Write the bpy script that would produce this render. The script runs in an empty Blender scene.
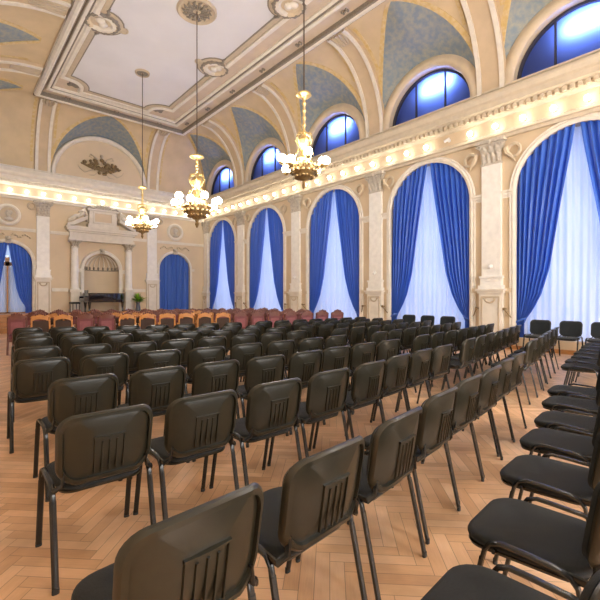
import bpy, bmesh, math, random
from math import sin, cos, pi, sqrt, atan2, radians
from mathutils import Vector, Matrix
random.seed(7)
SC = bpy.context.scene
COL = SC.collection

# ------------------------------------------------------------------ camera
EYE = 1.40
cam_d = bpy.data.cameras.new('camera'); cam = bpy.data.objects.new('camera', cam_d); COL.objects.link(cam)
cam_d.sensor_width = 36.0
cam_d.lens = 36.0 * 410.75 / 600.0
cam_d.shift_y = -3.7 / 600.0
cam_d.clip_start = 0.05
cam.location = (0, 0, EYE)
cam.rotation_euler = (pi/2, 0, -0.713)
SC.camera = cam
# ------------------------------------------------------------------ view + world
SC.view_settings.view_transform = 'Standard'
SC.view_settings.look = 'None'
SC.view_settings.gamma = 1.0
SC.view_settings.use_curve_mapping = False
SC.view_settings.exposure = 1.45
SC.cycles.use_denoising = True
SC.cycles.use_light_tree = False
SC.cycles.max_bounces = 8
SC.cycles.diffuse_bounces = 5
SC.cycles.glossy_bounces = 3
SC.cycles.transmission_bounces = 6
SC.cycles.transparent_max_bounces = 8
SC.cycles.sample_clamp_indirect = 6.0
SC.cycles.caustics_reflective = False
SC.cycles.caustics_refractive = False
W = bpy.data.worlds.new('world'); SC.world = W; W.use_nodes = True
W.node_tree.nodes['Background'].inputs[0].default_value = (0.50, 0.66, 1.0, 1)
W.node_tree.nodes['Background'].inputs[1].default_value = 0.35

# hall dimensions (metres)
WR, WB, WL, WF = 11.44, 21.7, -0.9, -5.0       # right, back, left, front walls
XF, XL, YF = 9.34, 2.78, 20.0                   # edges of the flat ceiling
ZC, ZS = 9.8, 7.0                              # ceiling, spring of the cove
BAYS = [-1.1, 3.1, 7.13, 11.28, 15.72, 19.78]  # window axes along the right wall
PIL = [-3.2, 1.0, 5.1, 9.12, 13.44, 17.77, 21.42]
CX = 5.85                                      # axis of the back wall
DAY_E, LUN_E, BULB_E, GLOBE_E = 23.0, 22.0, 9.0, 28.0

def area(name, loc, rot, sx, sy, energy, colr):
    l = bpy.data.lights.new(name, 'AREA'); l.shape = 'RECTANGLE'; l.size = sx; l.size_y = sy; l.energy = energy; l.color = colr
    o = bpy.data.objects.new(name, l); COL.objects.link(o); o.location = loc; o.rotation_euler = rot
    return o
for yb in BAYS:                                # daylight outside each tall window, shining into the hall
    area('window_daylight', (WR+1.35, yb, 2.9), (0, pi/2, 0), 5.0, 2.7, DAY_E, (0.52, 0.63, 1.0))
area('door_daylight', (2.1, WB+0.9, 1.9), (-pi/2, 0, 0), 1.7, 3.4, 2, (0.8, 0.87, 1.0))
for xb in (2.2, 5.3, 8.4):                     # added fill lights along the unseen end wall, which has no windows
    area('added_end_fill', (xb, WF+0.05, 3.2), (pi/2, 0, 0), 1.9, 4.4, 165, (1.0, 0.98, 0.95))
for yb in BAYS:                                # lamp behind each blue lunette blind
    area('lunette_lamp', (WR+0.44, yb-0.20, 8.02), (0, pi/2, 0), 0.22, 0.95, LUN_E, (0.75, 0.85, 1.0))

# ------------------------------------------------------------------ materials
def mat(name, col, rough=0.6, metal=0.0, spec=0.5, noise=0.0, nscale=8.0, bump=0.0, bscale=60.0, sheen=0.0, emit=None, estr=0.0, trans=0.0, col2=None, coat=0.0):
    m = bpy.data.materials.new(name); m.use_nodes = True
    nt = m.node_tree; b = nt.nodes['Principled BSDF']
    b.inputs['Base Color'].default_value = (*col, 1); b.inputs['Roughness'].default_value = rough
    b.inputs['Metallic'].default_value = metal; b.inputs['Specular IOR Level'].default_value = spec
    if sheen: b.inputs['Sheen Weight'].default_value = sheen
    if coat: b.inputs['Coat Weight'].default_value = coat
    if emit: b.inputs['Emission Color'].default_value = (*emit, 1); b.inputs['Emission Strength'].default_value = estr
    tc = nt.nodes.new('ShaderNodeTexCoord')
    if noise or col2:
        n = nt.nodes.new('ShaderNodeTexNoise'); n.inputs['Scale'].default_value = nscale; n.inputs['Detail'].default_value = 4
        nt.links.new(tc.outputs['Object'], n.inputs['Vector'])
        r = nt.nodes.new('ShaderNodeMix'); r.data_type = 'RGBA'
        c2 = col2 if col2 else tuple(c*(1-noise) for c in col)
        r.inputs[6].default_value = (*col, 1); r.inputs[7].default_value = (*c2, 1)
        mr = nt.nodes.new('ShaderNodeMapRange'); mr.inputs[1].default_value = 0.35; mr.inputs[2].default_value = 0.68
        nt.links.new(n.outputs['Fac'], mr.inputs[0]); nt.links.new(mr.outputs[0], r.inputs[0])
        nt.links.new(r.outputs[2], b.inputs['Base Color'])
    if bump:
        n2 = nt.nodes.new('ShaderNodeTexNoise'); n2.inputs['Scale'].default_value = bscale; n2.inputs['Detail'].default_value = 3
        nt.links.new(tc.outputs['Object'], n2.inputs['Vector'])
        bp = nt.nodes.new('ShaderNodeBump'); bp.inputs['Strength'].default_value = bump; bp.inputs['Distance'].default_value = 0.02
        nt.links.new(n2.outputs['Fac'], bp.inputs['Height']); nt.links.new(bp.outputs[0], b.inputs['Normal'])
    return m

def cloth_mat(name, col, tw, col_t, transp=0.0, rough=0.8, sheen=0.3):
    m = bpy.data.materials.new(name); m.use_nodes = True
    nt = m.node_tree; b = nt.nodes['Principled BSDF']; out = nt.nodes['Material Output']
    b.inputs['Base Color'].default_value = (*col, 1); b.inputs['Roughness'].default_value = rough; b.inputs['Sheen Weight'].default_value = sheen
    t = nt.nodes.new('ShaderNodeBsdfTranslucent'); t.inputs['Color'].default_value = (*col_t, 1)
    mx = nt.nodes.new('ShaderNodeMixShader'); mx.inputs[0].default_value = tw
    nt.links.new(b.outputs[0], mx.inputs[1]); nt.links.new(t.outputs[0], mx.inputs[2])
    last = mx
    if transp:
        tr = nt.nodes.new('ShaderNodeBsdfTransparent'); m2 = nt.nodes.new('ShaderNodeMixShader'); m2.inputs[0].default_value = transp
        nt.links.new(mx.outputs[0], m2.inputs[1]); nt.links.new(tr.outputs[0], m2.inputs[2]); last = m2
    nt.links.new(last.outputs[0], out.inputs['Surface'])
    return m

M = {}
M['wall'] = mat('warm_cream_plaster', (0.66, 0.52, 0.35), 0.75, noise=0.10, nscale=1.3)
M['wallback'] = mat('peach_plaster', (0.70, 0.565, 0.39), 0.75, noise=0.08, nscale=1.3)
M['vault'] = mat('ochre_vault_plaster', (0.68, 0.53, 0.33), 0.75, noise=0.12, nscale=1.6)
M['white'] = mat('off_white_stucco', (0.78, 0.72, 0.62), 0.6, noise=0.10, nscale=5)
M['white2'] = mat('white_scagliola', (0.86, 0.83, 0.77), 0.4, noise=0.10, nscale=6)
M['cream'] = mat('cream_moulding', (0.66, 0.54, 0.38), 0.65, noise=0.10, nscale=4)
M['cornice'] = mat('cream_cornice_stucco', (0.62, 0.53, 0.40), 0.65, noise=0.12, nscale=5)
M['capital'] = mat('capital_stucco', (0.60, 0.54, 0.45), 0.65, noise=0.30, nscale=14)
M['gold'] = mat('painted_gold_ornament', (0.62, 0.44, 0.17), 0.6, col2=(0.70, 0.55, 0.32), nscale=9)
M['ribmid'] = mat('beige_rib_field', (0.62, 0.48, 0.32), 0.7, noise=0.1, nscale=3)
M['gilt'] = mat('gilt_metal', (0.78, 0.58, 0.25), 0.35, metal=0.75)
M['bronze'] = mat('bronze_relief', (0.27, 0.18, 0.08), 0.6, noise=0.5, nscale=20)
M['blue_mosaic'] = mat('grey_blue_mosaic', (0.20, 0.26, 0.31), 0.6, col2=(0.34, 0.34, 0.29), nscale=7, bump=0.2, bscale=90)
M['panel'] = mat('pale_grey_ceiling', (0.74, 0.73, 0.745), 0.8, noise=0.08, nscale=0.7)
M['pink'] = mat('pinkish_ceiling_ground', (0.64, 0.52, 0.39), 0.75, noise=0.1, nscale=2)
M['beige'] = mat('beige_ceiling_moulding', (0.56, 0.46, 0.33), 0.7, noise=0.1, nscale=4)
M['greyline'] = mat('grey_beaded_moulding', (0.28, 0.24, 0.19), 0.7, noise=0.3, nscale=30)
M['dark'] = mat('dark_gap_shade_and_rod', (0.10, 0.07, 0.05), 0.8)
M['curtain'] = cloth_mat('blue_satin_drape', (0.035, 0.135, 0.56), 0.16, (0.03, 0.15, 0.85), rough=0.42, sheen=0.4)
M['sheer'] = cloth_mat('white_sheer', (0.78, 0.82, 0.92), 0.58, (0.74, 0.82, 1.0), rough=0.9)
M['lunette'] = cloth_mat('blue_lunette_blind', (0.05, 0.06, 0.085), 0.6, (0.15, 0.25, 0.88), rough=0.35, sheen=0.0)
M['winframe'] = mat('window_paint', (0.85, 0.86, 0.88), 0.5)
M['bar'] = mat('dark_glazing_bar', (0.035, 0.035, 0.06), 0.5)
M['wood'] = mat('honey_oak', (0.50, 0.23, 0.075), 0.45, noise=0.3, nscale=6)
M['woodorange'] = mat('orange_beech', (0.62, 0.28, 0.09), 0.4, noise=0.25, nscale=7)
M['woodred'] = mat('mahogany_crest', (0.20, 0.075, 0.055), 0.45, noise=0.3, nscale=8)
M['burg'] = mat('burgundy_upholstery', (0.18, 0.05, 0.055), 0.8, noise=0.25, nscale=10, sheen=0.3)
M['brownuph'] = mat('shaded_brown_upholstery', (0.055, 0.03, 0.02), 0.8, noise=0.2, nscale=10)  # brown upholstery with the shade below the crest put into its colour
M['plastic'] = mat('black_plastic_shell', (0.0165, 0.0148, 0.0085), 0.30, spec=0.55, noise=0.25, nscale=30, bump=0.05, bscale=350)
M['fabric'] = mat('charcoal_fabric', (0.020, 0.024, 0.027), 0.85, spec=0.22, noise=0.35, nscale=160, bump=0.35, bscale=500, sheen=0.08)
M['tube'] = mat('black_painted_steel', (0.012, 0.012, 0.012), 0.25, spec=0.5)
M['cap'] = mat('rubber_cap', (0.02, 0.02, 0.02), 0.7)
M['piano'] = mat('black_lacquer', (0.010, 0.010, 0.013), 0.10, spec=0.7, coat=0.5)
M['ivory'] = mat('ivory_keys', (0.8, 0.78, 0.7), 0.4)
M['leaf'] = mat('bright_green_leaf', (0.22, 0.50, 0.04), 0.5, noise=0.4, nscale=20)
M['pot'] = mat('dark_grey_vase', (0.10, 0.11, 0.13), 0.4)
M['globe'] = mat('opal_glass_globe', (0.95, 0.93, 0.88), 0.3, emit=(1.0, 0.96, 0.89), estr=GLOBE_E)
M['bulb'] = mat('lit_bulb', (0.95, 0.93, 0.88), 0.3, emit=(1.0, 0.93, 0.79), estr=BULB_E)
M['dome'] = mat('white_plastic_device', (0.75, 0.74, 0.72), 0.4)

def parquet():
    m = bpy.data.materials.new('herringbone_parquet'); m.use_nodes = True
    nt = m.node_tree; N = nt.nodes; L = nt.links; b = N['Principled BSDF']
    def mth(op, a, c=None, d=None):
        n = N.new('ShaderNodeMath'); n.operation = op
        for i, v in enumerate((a, c, d)):
            if v is None: continue
            if isinstance(v, (int, float)): n.inputs[i].default_value = v
            else: L.new(v, n.inputs[i])
        return n.outputs[0]
    tc = N.new('ShaderNodeTexCoord'); sp = N.new('ShaderNodeSeparateXYZ'); L.new(tc.outputs['Object'], sp.inputs[0])
    X, Y = sp.outputs[0], sp.outputs[1]
    w, n = 0.075, 6
    q = 1/(w*sqrt(2))
    a = mth('ADD', mth('MULTIPLY', mth('ADD', X, Y), q), 500.0)
    c = mth('ADD', mth('MULTIPLY', mth('SUBTRACT', Y, X), q), 500.0)
    i = mth('FLOOR', a); j = mth('FLOOR', c)
    k = mth('FLOORED_MODULO', mth('SUBTRACT', i, j), 2*n)
    hor = mth('LESS_THAN', k, n - 0.5)
    mm = mth('SUBTRACT', 2*n-1, k)
    u_h = mth('SUBTRACT', a, mth('SUBTRACT', i, k)); v_h = mth('SUBTRACT', c, j)
    u_v = mth('SUBTRACT', c, mth('SUBTRACT', j, mm)); v_v = mth('SUBTRACT', a, i)
    def sel(h, v):
        return mth('ADD', mth('MULTIPLY', h, hor), mth('MULTIPLY', v, mth('SUBTRACT', 1.0, hor)))
    u = sel(u_h, u_v); v = sel(v_h, v_v)
    id1 = sel(mth('SUBTRACT', i, k), mth('ADD', i, 0.37)); id2 = sel(j, mth('SUBTRACT', j, mm))
    cb = N.new('ShaderNodeCombineXYZ'); L.new(id1, cb.inputs[0]); L.new(id2, cb.inputs[1]); L.new(hor, cb.inputs[2])
    wn = N.new('ShaderNodeTexWhiteNoise'); wn.noise_dimensions = '3D'; L.new(cb.outputs[0], wn.inputs[0])
    ed = mth('MINIMUM', mth('MINIMUM', v, mth('SUBTRACT', 1.0, v)), mth('MINIMUM', u, mth('SUBTRACT', float(n), u)))
    gap = mth('LESS_THAN', ed, 0.022)
    # grain along each plank
    gv = N.new('ShaderNodeCombineXYZ'); L.new(mth('MULTIPLY', u, 0.5), gv.inputs[0]); L.new(mth('MULTIPLY', v, 6.0), gv.inputs[1]); L.new(mth('MULTIPLY', wn.outputs[0], 90.0), gv.inputs[2])
    gr = N.new('ShaderNodeTexNoise'); gr.inputs['Scale'].default_value = 1.6; gr.inputs['Detail'].default_value = 5; L.new(gv.outputs[0], gr.inputs['Vector'])
    ramp = N.new('ShaderNodeValToRGB')
    ramp.color_ramp.elements[0].color = (0.50, 0.27, 0.135, 1); ramp.color_ramp.elements[1].color = (0.84, 0.56, 0.35, 1)
    e = ramp.color_ramp.elements.new(0.5); e.color = (0.70, 0.42, 0.23, 1)
    L.new(mth('ADD', mth('MULTIPLY', wn.outputs[0], 0.62), mth('MULTIPLY', gr.outputs['Fac'], 0.40)), ramp.inputs[0])
    # worn darker patches
    wr = N.new('ShaderNodeTexNoise'); wr.inputs['Scale'].default_value = 2.0; wr.inputs['Detail'].default_value = 4; L.new(tc.outputs['Object'], wr.inputs['Vector'])
    mr = N.new('ShaderNodeMapRange'); mr.inputs[1].default_value = 0.42; mr.inputs[2].default_value = 0.72; mr.inputs[3].default_value = 1.0; mr.inputs[4].default_value = 0.60; L.new(wr.outputs['Fac'], mr.inputs[0])
    dk = mth('MULTIPLY', mr.outputs[0], mth('SUBTRACT', 1.0, mth('MULTIPLY', gap, 0.55)))
    mx = N.new('ShaderNodeMix'); mx.data_type = 'RGBA'; mx.blend_type = 'MULTIPLY'; mx.inputs[0].default_value = 1.0
    L.new(ramp.outputs[0], mx.inputs[6]); L.new(dk, mx.inputs[7]); L.new(mx.outputs[2], b.inputs['Base Color'])
    L.new(mth('ADD', 0.28, mth('MULTIPLY', gr.outputs['Fac'], 0.25)), b.inputs['Roughness'])
    bp = N.new('ShaderNodeBump'); bp.inputs['Strength'].default_value = 0.25; bp.inputs['Distance'].default_value = 0.004
    L.new(mth('SUBTRACT', 1.0, gap), bp.inputs['Height']); L.new(bp.outputs[0], b.inputs['Normal'])
    return m
M['parquet'] = parquet()

# ------------------------------------------------------------------ mesh helpers
class G:
    def __init__(s): s.v = []; s.f = []
    def add(s, vs, fs):
        o = len(s.v); s.v += [tuple(p) for p in vs]; s.f += [tuple(i+o for i in f) for f in fs]; return s
    def box(s, x0, x1, y0, y1, z0, z1):
        vs = [(x, y, z) for x in (x0, x1) for y in (y0, y1) for z in (z0, z1)]
        return s.add(vs, [(0,1,3,2), (4,6,7,5), (0,4,5,1), (2,3,7,6), (0,2,6,4), (1,5,7,3)])
    def hexa(s, vs):
        return s.add(vs, [(0,1,3,2), (4,6,7,5), (0,4,5,1), (2,3,7,6), (0,2,6,4), (1,5,7,3)])
    def loft(s, rings, closed=True, cap0=False, cap1=False):
        n = len(rings[0]); vs = [p for r in rings for p in r]; fs = []
        for i in range(len(rings)-1):
            for j in range(n if closed else n-1):
                k = (j+1) % n
                fs.append((i*n+j, i*n+k, (i+1)*n+k, (i+1)*n+j))
        if cap0: fs.append(tuple(range(n-1, -1, -1)))
        if cap1: fs.append(tuple((len(rings)-1)*n+j for j in range(n)))
        return s.add(vs, fs)
    def lathe(s, prof, n=16, at=(0,0,0), axis='z'):
        rings = []
        for r, z in prof:
            rg = []
            for j in range(n):
                a = 2*pi*j/n
                p = (r*cos(a), r*sin(a), z)
                if axis == 'x': p = (z, r*cos(a), r*sin(a))
                if axis == 'y': p = (r*sin(a), z, r*cos(a))
                rg.append((p[0]+at[0], p[1]+at[1], p[2]+at[2]))
            rings.append(rg)
        return s.loft(rings, True, prof[0][0] > 1e-5, prof[-1][0] > 1e-5)
    def tube(s, path, rx, ry=None, n=8, up=(0,0,1), caps=True, closed=False):
        ry = rx if ry is None else ry
        P = [Vector(p) for p in path]; rings = []; m = len(P)
        for i, p in enumerate(P):
            if closed: t = P[(i+1) % m] - P[(i-1) % m]
            else: t = P[min(i+1, m-1)] - P[max(i-1, 0)]
            t.normalize(); u = Vector(up)
            if abs(t.dot(u)) > 0.97: u = Vector((1, 0, 0)) if abs(t.x) < 0.9 else Vector((0, 1, 0))
            a = t.cross(u).normalized(); b = a.cross(t).normalized()
            rxx = rx[i] if isinstance(rx, (list, tuple)) else rx; ryy = ry[i] if isinstance(ry, (list, tuple)) else ry
            rings.append([tuple(p + a*(rxx*cos(2*pi*j/n)) + b*(ryy*sin(2*pi*j/n))) for j in range(n)])
        if closed: rings.append(rings[0])
        return s.loft(rings, True, caps and not closed, caps and not closed)
    def sphere(s, c, r, n=12, m=8, sz=1.0):
        prof = [(r*sin(pi*i/m), -r*sz*cos(pi*i/m)) for i in range(m+1)]
        prof[0] = (1e-6, -r*sz); prof[-1] = (1e-6, r*sz)
        return s.lathe(prof, n, c)
    def obj(s, name, m, parent=None, smooth=True, ang=38, tri=False):
        me = bpy.data.meshes.new(name); me.from_pydata(s.v, [], s.f); me.update()
        bm = bmesh.new(); bm.from_mesh(me); bmesh.ops.remove_doubles(bm, verts=bm.verts, dist=1e-5)
        bmesh.ops.recalc_face_normals(bm, faces=bm.faces)
        if tri: bmesh.ops.triangulate(bm, faces=bm.faces, ngon_method='EAR_CLIP')
        bm.to_mesh(me); bm.free()
        me.materials.append(m)
        if smooth: me.shade_smooth(); me.set_sharp_from_angle(angle=radians(ang))
        o = bpy.data.objects.new(name, me); COL.objects.link(o)
        if parent: o.parent = parent
        return o

TN = [0]
def struct(o): o['kind'] = 'structure'; return o
def trim(g, m, parent=None, **k):
    TN[0] += 1
    o = g.obj('trim_%d' % TN[0], m, parent, **k)
    return o if parent else struct(o)
def thing(name, label, cat, loc=(0,0,0), rz=0.0, group=None):
    o = bpy.data.objects.new(name, None); COL.objects.link(o); o.location = loc; o.rotation_euler = (0, 0, rz); o.empty_display_size = 0.1
    return tag(o, label, cat, group)
def tag(o, label, cat, group=None):
    o['label'] = label; o['category'] = cat
    if group: o['group'] = group
    return o
def dup(root, loc, rz, label, group=None):
    r = root.copy(); COL.objects.link(r); r.location = loc; r.rotation_euler = (0, 0, rz); r['label'] = label
    if group: r['group'] = group
    for ch in list(root.children):
        c = ch.copy(); COL.objects.link(c); c.parent = r
        for g in list(ch.children):
            d = g.copy(); COL.objects.link(d); d.parent = c
    return r
ORD = ['first','second','third','fourth','fifth','sixth','seventh','eighth','ninth','tenth','eleventh','twelfth','thirteenth','fourteenth','fifteenth','sixteenth','seventeenth','eighteenth','nineteenth','twentieth']
ORD += ['twenty-' + o for o in ORD[:9]] + ['thirtieth'] + ['thirty-' + o for o in ORD[:9]]

# wall frames: s along the wall, z up, n = depth INTO the wall (negative = out into the room)
def RW(s, z, n): return (WR + n, s, z)
def BW(s, z, n): return (s, WB + n, z)
def wbox(g, F, s0, s1, z0, z1, n0, n1):
    return g.hexa([F(s, z, n) for s in (s0, s1) for z in (z0, z1) for n in (n0, n1)])
def wsweep(g, F, path, prof, closed=False):
    """sweep profile [(side, n)] along a path of (s, z) in the wall plane; side = outward of the path (to its right-hand side)"""
    P = [Vector((a, b)) for a, b in path]; m = len(P); rings = []
    for i, p in enumerate(P):
        if closed: d0 = P[i]-P[i-1]; d1 = P[(i+1) % m]-P[i]
        else: d0 = P[i]-P[max(i-1, 0)]; d1 = P[min(i+1, m-1)]-P[i]
        if d0.length < 1e-9: d0 = d1
        if d1.length < 1e-9: d1 = d0
        d0 = d0.normalized(); d1 = d1.normalized()
        n0 = Vector((d0.y, -d0.x)); n1 = Vector((d1.y, -d1.x)); nn = n0+n1
        if nn.length < 1e-6: nn = n0
        nn.normalize(); k = 1/max(0.45, nn.dot(n0))
        rings.append([F(p.x + nn.x*a*k, p.y + nn.y*a*k, b) for a, b in prof])
    if closed: rings.append(rings[0])
    return g.loft(rings, True, not closed, not closed)
def arc(c, z, r, a0, a1, n): return [(c + r*cos(a0+(a1-a0)*i/n), z + r*sin(a0+(a1-a0)*i/n)) for i in range(n+1)]

def arch_wall(g, F, s0, s1, ztop, ops, depth=0.35):
    """wall face from s0..s1, floor..ztop with arched openings (c, r, zsill, zspring), with reveals of given depth"""
    ops = sorted(ops); edge = s0
    for c, r, zs, zp in ops:
        g.add([F(edge, 0, 0), F(c-r, 0, 0), F(c-r, ztop, 0), F(edge, ztop, 0)], [(0,1,2,3)])
        if zs > 0: g.add([F(c-r, 0, 0), F(c+r, 0, 0), F(c+r, zs, 0), F(c-r, zs, 0)], [(0,1,2,3)])
        A = arc(c, zp, r, pi, 0, 24)
        for (a, b), (d, e) in zip(A, A[1:]):
            g.add([F(a, b, 0), F(d, e, 0), F(d, ztop, 0), F(a, ztop, 0)], [(0,1,2,3)])
        path = [(c-r, zs)] + A + [(c+r, zs), (c-r, zs)]
        for (a, b), (d, e) in zip(path, path[1:]):
            g.add([F(a, b, 0), F(d, e, 0), F(d, e, depth), F(a, b, depth)], [(0,1,2,3)])
        edge = c+r
    g.add([F(edge, 0, 0), F(s1, 0, 0), F(s1, ztop, 0), F(edge, ztop, 0)], [(0,1,2,3)])

# ================================================================== STRUCTURE
AR, AZ, SILL = 1.40, 4.17, 0.30       # tall window arches
g = G(); g.add([(WL-.3, WF-.3, 0), (WR+.3, WF-.3, 0), (WR+.3, WB+.8, 0), (WL-.3, WB+.8, 0)], [(0,1,2,3)])
struct(g.obj('floor', M['parquet'], smooth=False))
g = G(); arch_wall(g, RW, WF, WB, 7.02, [(b, AR, SILL, AZ) for b in BAYS], 0.75)
struct(g.obj('wall_right', M['wall'], smooth=False, tri=True))
DR, DZ = 0.88, 2.86                  # door arches of the back wall
NIR, NIZ = 0.80, 2.68                # niche
DOORC = (2.07, 9.62)
g = G(); arch_wall(g, BW, WL, WR, 7.02, [(DOORC[0], DR, 0.0, DZ), (CX, NIR, 0.66, NIZ), (DOORC[1], DR, 0.0, DZ)], 0.30)
struct(g.obj('wall_back', M['wallback'], smooth=False, tri=True))
g = G(); g.add([(WL, WF, 0), (WL, WB, 0), (WL, WB, 7.02), (WL, WF, 7.02)], [(0,1,2,3)]); struct(g.obj('wall_left', M['wall']))
g = G(); g.add([(WL-.1, WF, 0), (WR+.1, WF, 0), (WR+.1, WF, 9.9), (WL-.1, WF, 9.9)], [(0,1,2,3)]); struct(g.obj('wall_front', M['wall']))

# niche interior (half cylinder with half dome)
g = G(); rings = []
for i in range(13):
    a = pi*i/12; rings.append([(CX - NIR*cos(a), WB + 0.30*0 + 0.62*sin(a), z) for z in (0.66, NIZ)])
g.loft(rings, closed=False)
for k in range(6):
    b0, b1 = (pi/2)*k/6, (pi/2)*(k+1)/6
    for i in range(12):
        q = []
        for (i_, b_) in ((i, b0), (i+1, b0), (i+1, b1), (i, b1)):
            a = pi*i_/12; q.append((CX - NIR*cos(a)*cos(b_), WB + 0.62*sin(a)*cos(b_), NIZ + NIR*sin(b_)))
        g.add(q, [(0,1,2,3)])
trim(g, M['wallback'])

# ---- cornice on both visible walls (and round the unseen ones)
PROF = [(0, 5.66), (0.10, 5.66), (0.10, 5.74), (0.15, 5.76), (0.15, 5.82), (0.09, 5.86), (0.09, 6.22), (0.13, 6.24), (0.16, 6.29), (0.20, 6.30), (0.20, 6.42), (0.40, 6.44), (0.40, 6.58), (0.46, 6.62), (0.52, 6.72), (0.52, 6.77), (0.10, 6.80), (0.10, 7.00), (0.14, 7.02), (0.14, 7.06), (0, 7.06)]
def cornice(F, s0, s1):
    g = G()
    g.loft([[F(s, z, -p) for p, z in PROF] for s in (s0, s1)], True, True, True)
    n = int((s1-s0)/0.16)
    for i in range(n):
        s = s0 + (i+0.5)*(s1-s0)/n
        wbox(g, F, s-0.045, s+0.045, 6.31, 6.42, -0.28, -0.19)
    return g
trim(cornice(RW, WF, WB), M['cornice'], ang=25)
trim(cornice(BW, WL, WR), M['white'], ang=25)
def LW(s, z, n): return (WL - n, s, z)
g = G(); g.loft([[LW(s, z, -p) for p, z in PROF] for s in (WF, WB)], True, True, True); trim(g, M['white'], ang=25)
# warm frieze between the mouldings
for F, a, b in ((RW, WF, WB), (BW, WL, WR)):
    g = G(); wbox(g, F, a, b, 5.875, 6.21, -0.096, -0.05); trim(g, M['ribmid'])

# ---- cove vault
A_R, A_B, A_L, BV = WR-XF, WB-YF, XL-WL, ZC-ZS
TA = 1.46
def wcell(t, w0):
    if t >= TA: return 0.0
    return w0 * cos(t*pi/2/TA)**0.86
TS = [TA*i/22 for i in range(23)] + [pi/2]
def covepoint(side, t, s, lift=0.0):
    """point on a cove; s runs along the wall; lift = into the room"""
    ct, st = cos(t), sin(t)
    if side == 'R': a, sg, e = A_R, 1, XF
    elif side == 'L': a, sg, e = A_L, -1, XL
    else: a, sg, e = A_B, 1, YF
    n = Vector((ct/a, st/BV)).normalized()
    h = e + sg*(a*ct - lift*n.x); z = ZS + BV*st - lift*n.y
    return (s, h, z) if side == 'B' else (h, s, z)
def lim_side(t):       # far limit of the side coves (mitre with the back cove)
    return YF + A_B*cos(t)
def cove_strip(g, side, fa, fb, t0=0.0, t1=pi/2, lift=0.0, thick=0.0, ns=4):
    ts = [t0] + [t for t in TS if t0 < t < t1] + [t1]
    prev = None; rings = []
    for t in ts:
        a, b = fa(t), fb(t)
        if b < a: b = a
        rings.append([covepoint(side, t, a+(b-a)*i/ns, lift) for i in range(ns+1)])
    g.loft(rings, closed=False)
    if thick:
        for fn in (fa, fb):
            g.loft([[covepoint(side, t, fn(t), lift), covepoint(side, t, fn(t), lift-thick)] for t in ts], closed=False)
W0 = 1.75
def cell_pair(side, c, w0, r0, gk, gb, gold, lo, hi, zc=ZS):
    """one bay: plain cove either side of a blue penetration cell"""
    def L(t): return max(lo(t), c - wcell(t, w0))
    def R(t): return min(hi(t), c + wcell(t, w0))
    cove_strip(gk, side, lambda t: lo(t), lambda t: L(t))
    cove_strip(gk, side, lambda t: R(t), lambda t: hi(t))
    # gold ornament band along the edge of the cell
    bw = 0.17
    cove_strip(gold, side, lambda t: max(lo(t), c - wcell(t, w0) - bw), lambda t: L(t), 0.12, TA, 0.02, 0.03, 1)
    cove_strip(gold, side, lambda t: R(t), lambda t: min(hi(t), c + wcell(t, w0) + bw), 0.12, TA, 0.02, 0.03, 1)
    # blue ruled surface from the wall arch to the curved groin
    rings = []
    for i in range(41):
        u = -1 + 2*i/40; t = TA*(1-abs(u))
        w = wcell(t, w0) * (1 if u > 0 else -1)
        B = covepoint(side, t, c + w)
        ph = pi/2*(1-abs(u)) ; s_ = c + (1 if u > 0 else -1)*r0*cos(ph); z_ = zc + r0*sin(ph)
        wallp = {'R': (WR, s_, z_), 'L': (WL, s_, z_), 'B': (s_, WB, z_)}[side]
        rings.append([tuple(Vector(wallp).lerp(Vector(B), k/5)) for k in range(6)])
    gb.loft(rings, closed=False)
for side, nm in (('R', 'right'), ('L', 'left')):
    gk, gb, gold = G(), G(), G()
    for i, c in enumerate(BAYS):
        p0, p1 = PIL[i], PIL[i+1]
        lo = (lambda t, p=p0: p)
        hi = (lambda t, p=p1: p) if i < 5 else lim_side
        if i == 5: hi = lambda t: lim_side(t)
        cell_pair(side, c, W0, 1.76, gk, gb, gold, lo, hi)
    gk.loft([[covepoint(side, t, s) for s in (WF, PIL[0])] for t in TS], closed=False)
    struct(gk.obj('ceiling_cove_'+nm, M['vault'])); trim(gb, M['blue_mosaic']); trim(gold, M['gold'])
    if side == 'R':   # solid lunette wall above the cornice beside each lunette
        pass
def rib(side, s, w=0.76, a_top=pi/2-0.02):
    g = G(); cove_strip(g, side, lambda t: s-w/2, lambda t: s+w/2, 0.0, a_top, 0.10, 0.12, 2)
    o = trim(g, M['ribmid'])
    g2 = G()
    for e in (-1, 1):
        c0 = s + e*(w/2-0.07)
        cove_strip(g2, side, lambda t: c0-0.06, lambda t: c0+0.06, 0.0, a_top, 0.15, 0.08, 1)
    trim(g2, M['white'])
    # leafy console at the head of the rib
    g3 = G()
    for e in (-0.2, -0.07, 0.07, 0.2):
        g3.tube([covepoint(side, t, s+e*q, 0.12) for t, q in ((1.54, 1.0), (1.45, 1.0), (1.36, 0.8), (1.28, 0.5))], [0.05, 0.06, 0.05, 0.02], n=6)
    trim(g3, M['beige'])
for i in range(1, 6): rib('R', PIL[i]); rib('L', PIL[i])
gk, gb, gold = G(), G(), G()
RB = (3.34, 8.34)
def mitL(t): return XL - A_L*cos(t)
def mitR(t): return XF + A_R*cos(t)
cell_pair('B', CX, 2.18, 2.20, gk, gb, gold, lambda t: RB[0], lambda t: RB[1])
cove_strip(gk, 'B', mitL, lambda t: RB[0]); cove_strip(gk, 'B', lambda t: RB[1], mitR)
struct(gk.obj('ceiling_cove_back', M['vault'])); trim(gb, M['blue_mosaic']); trim(gold, M['gold'])
for s in RB: rib('B', s, 0.62)
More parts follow.
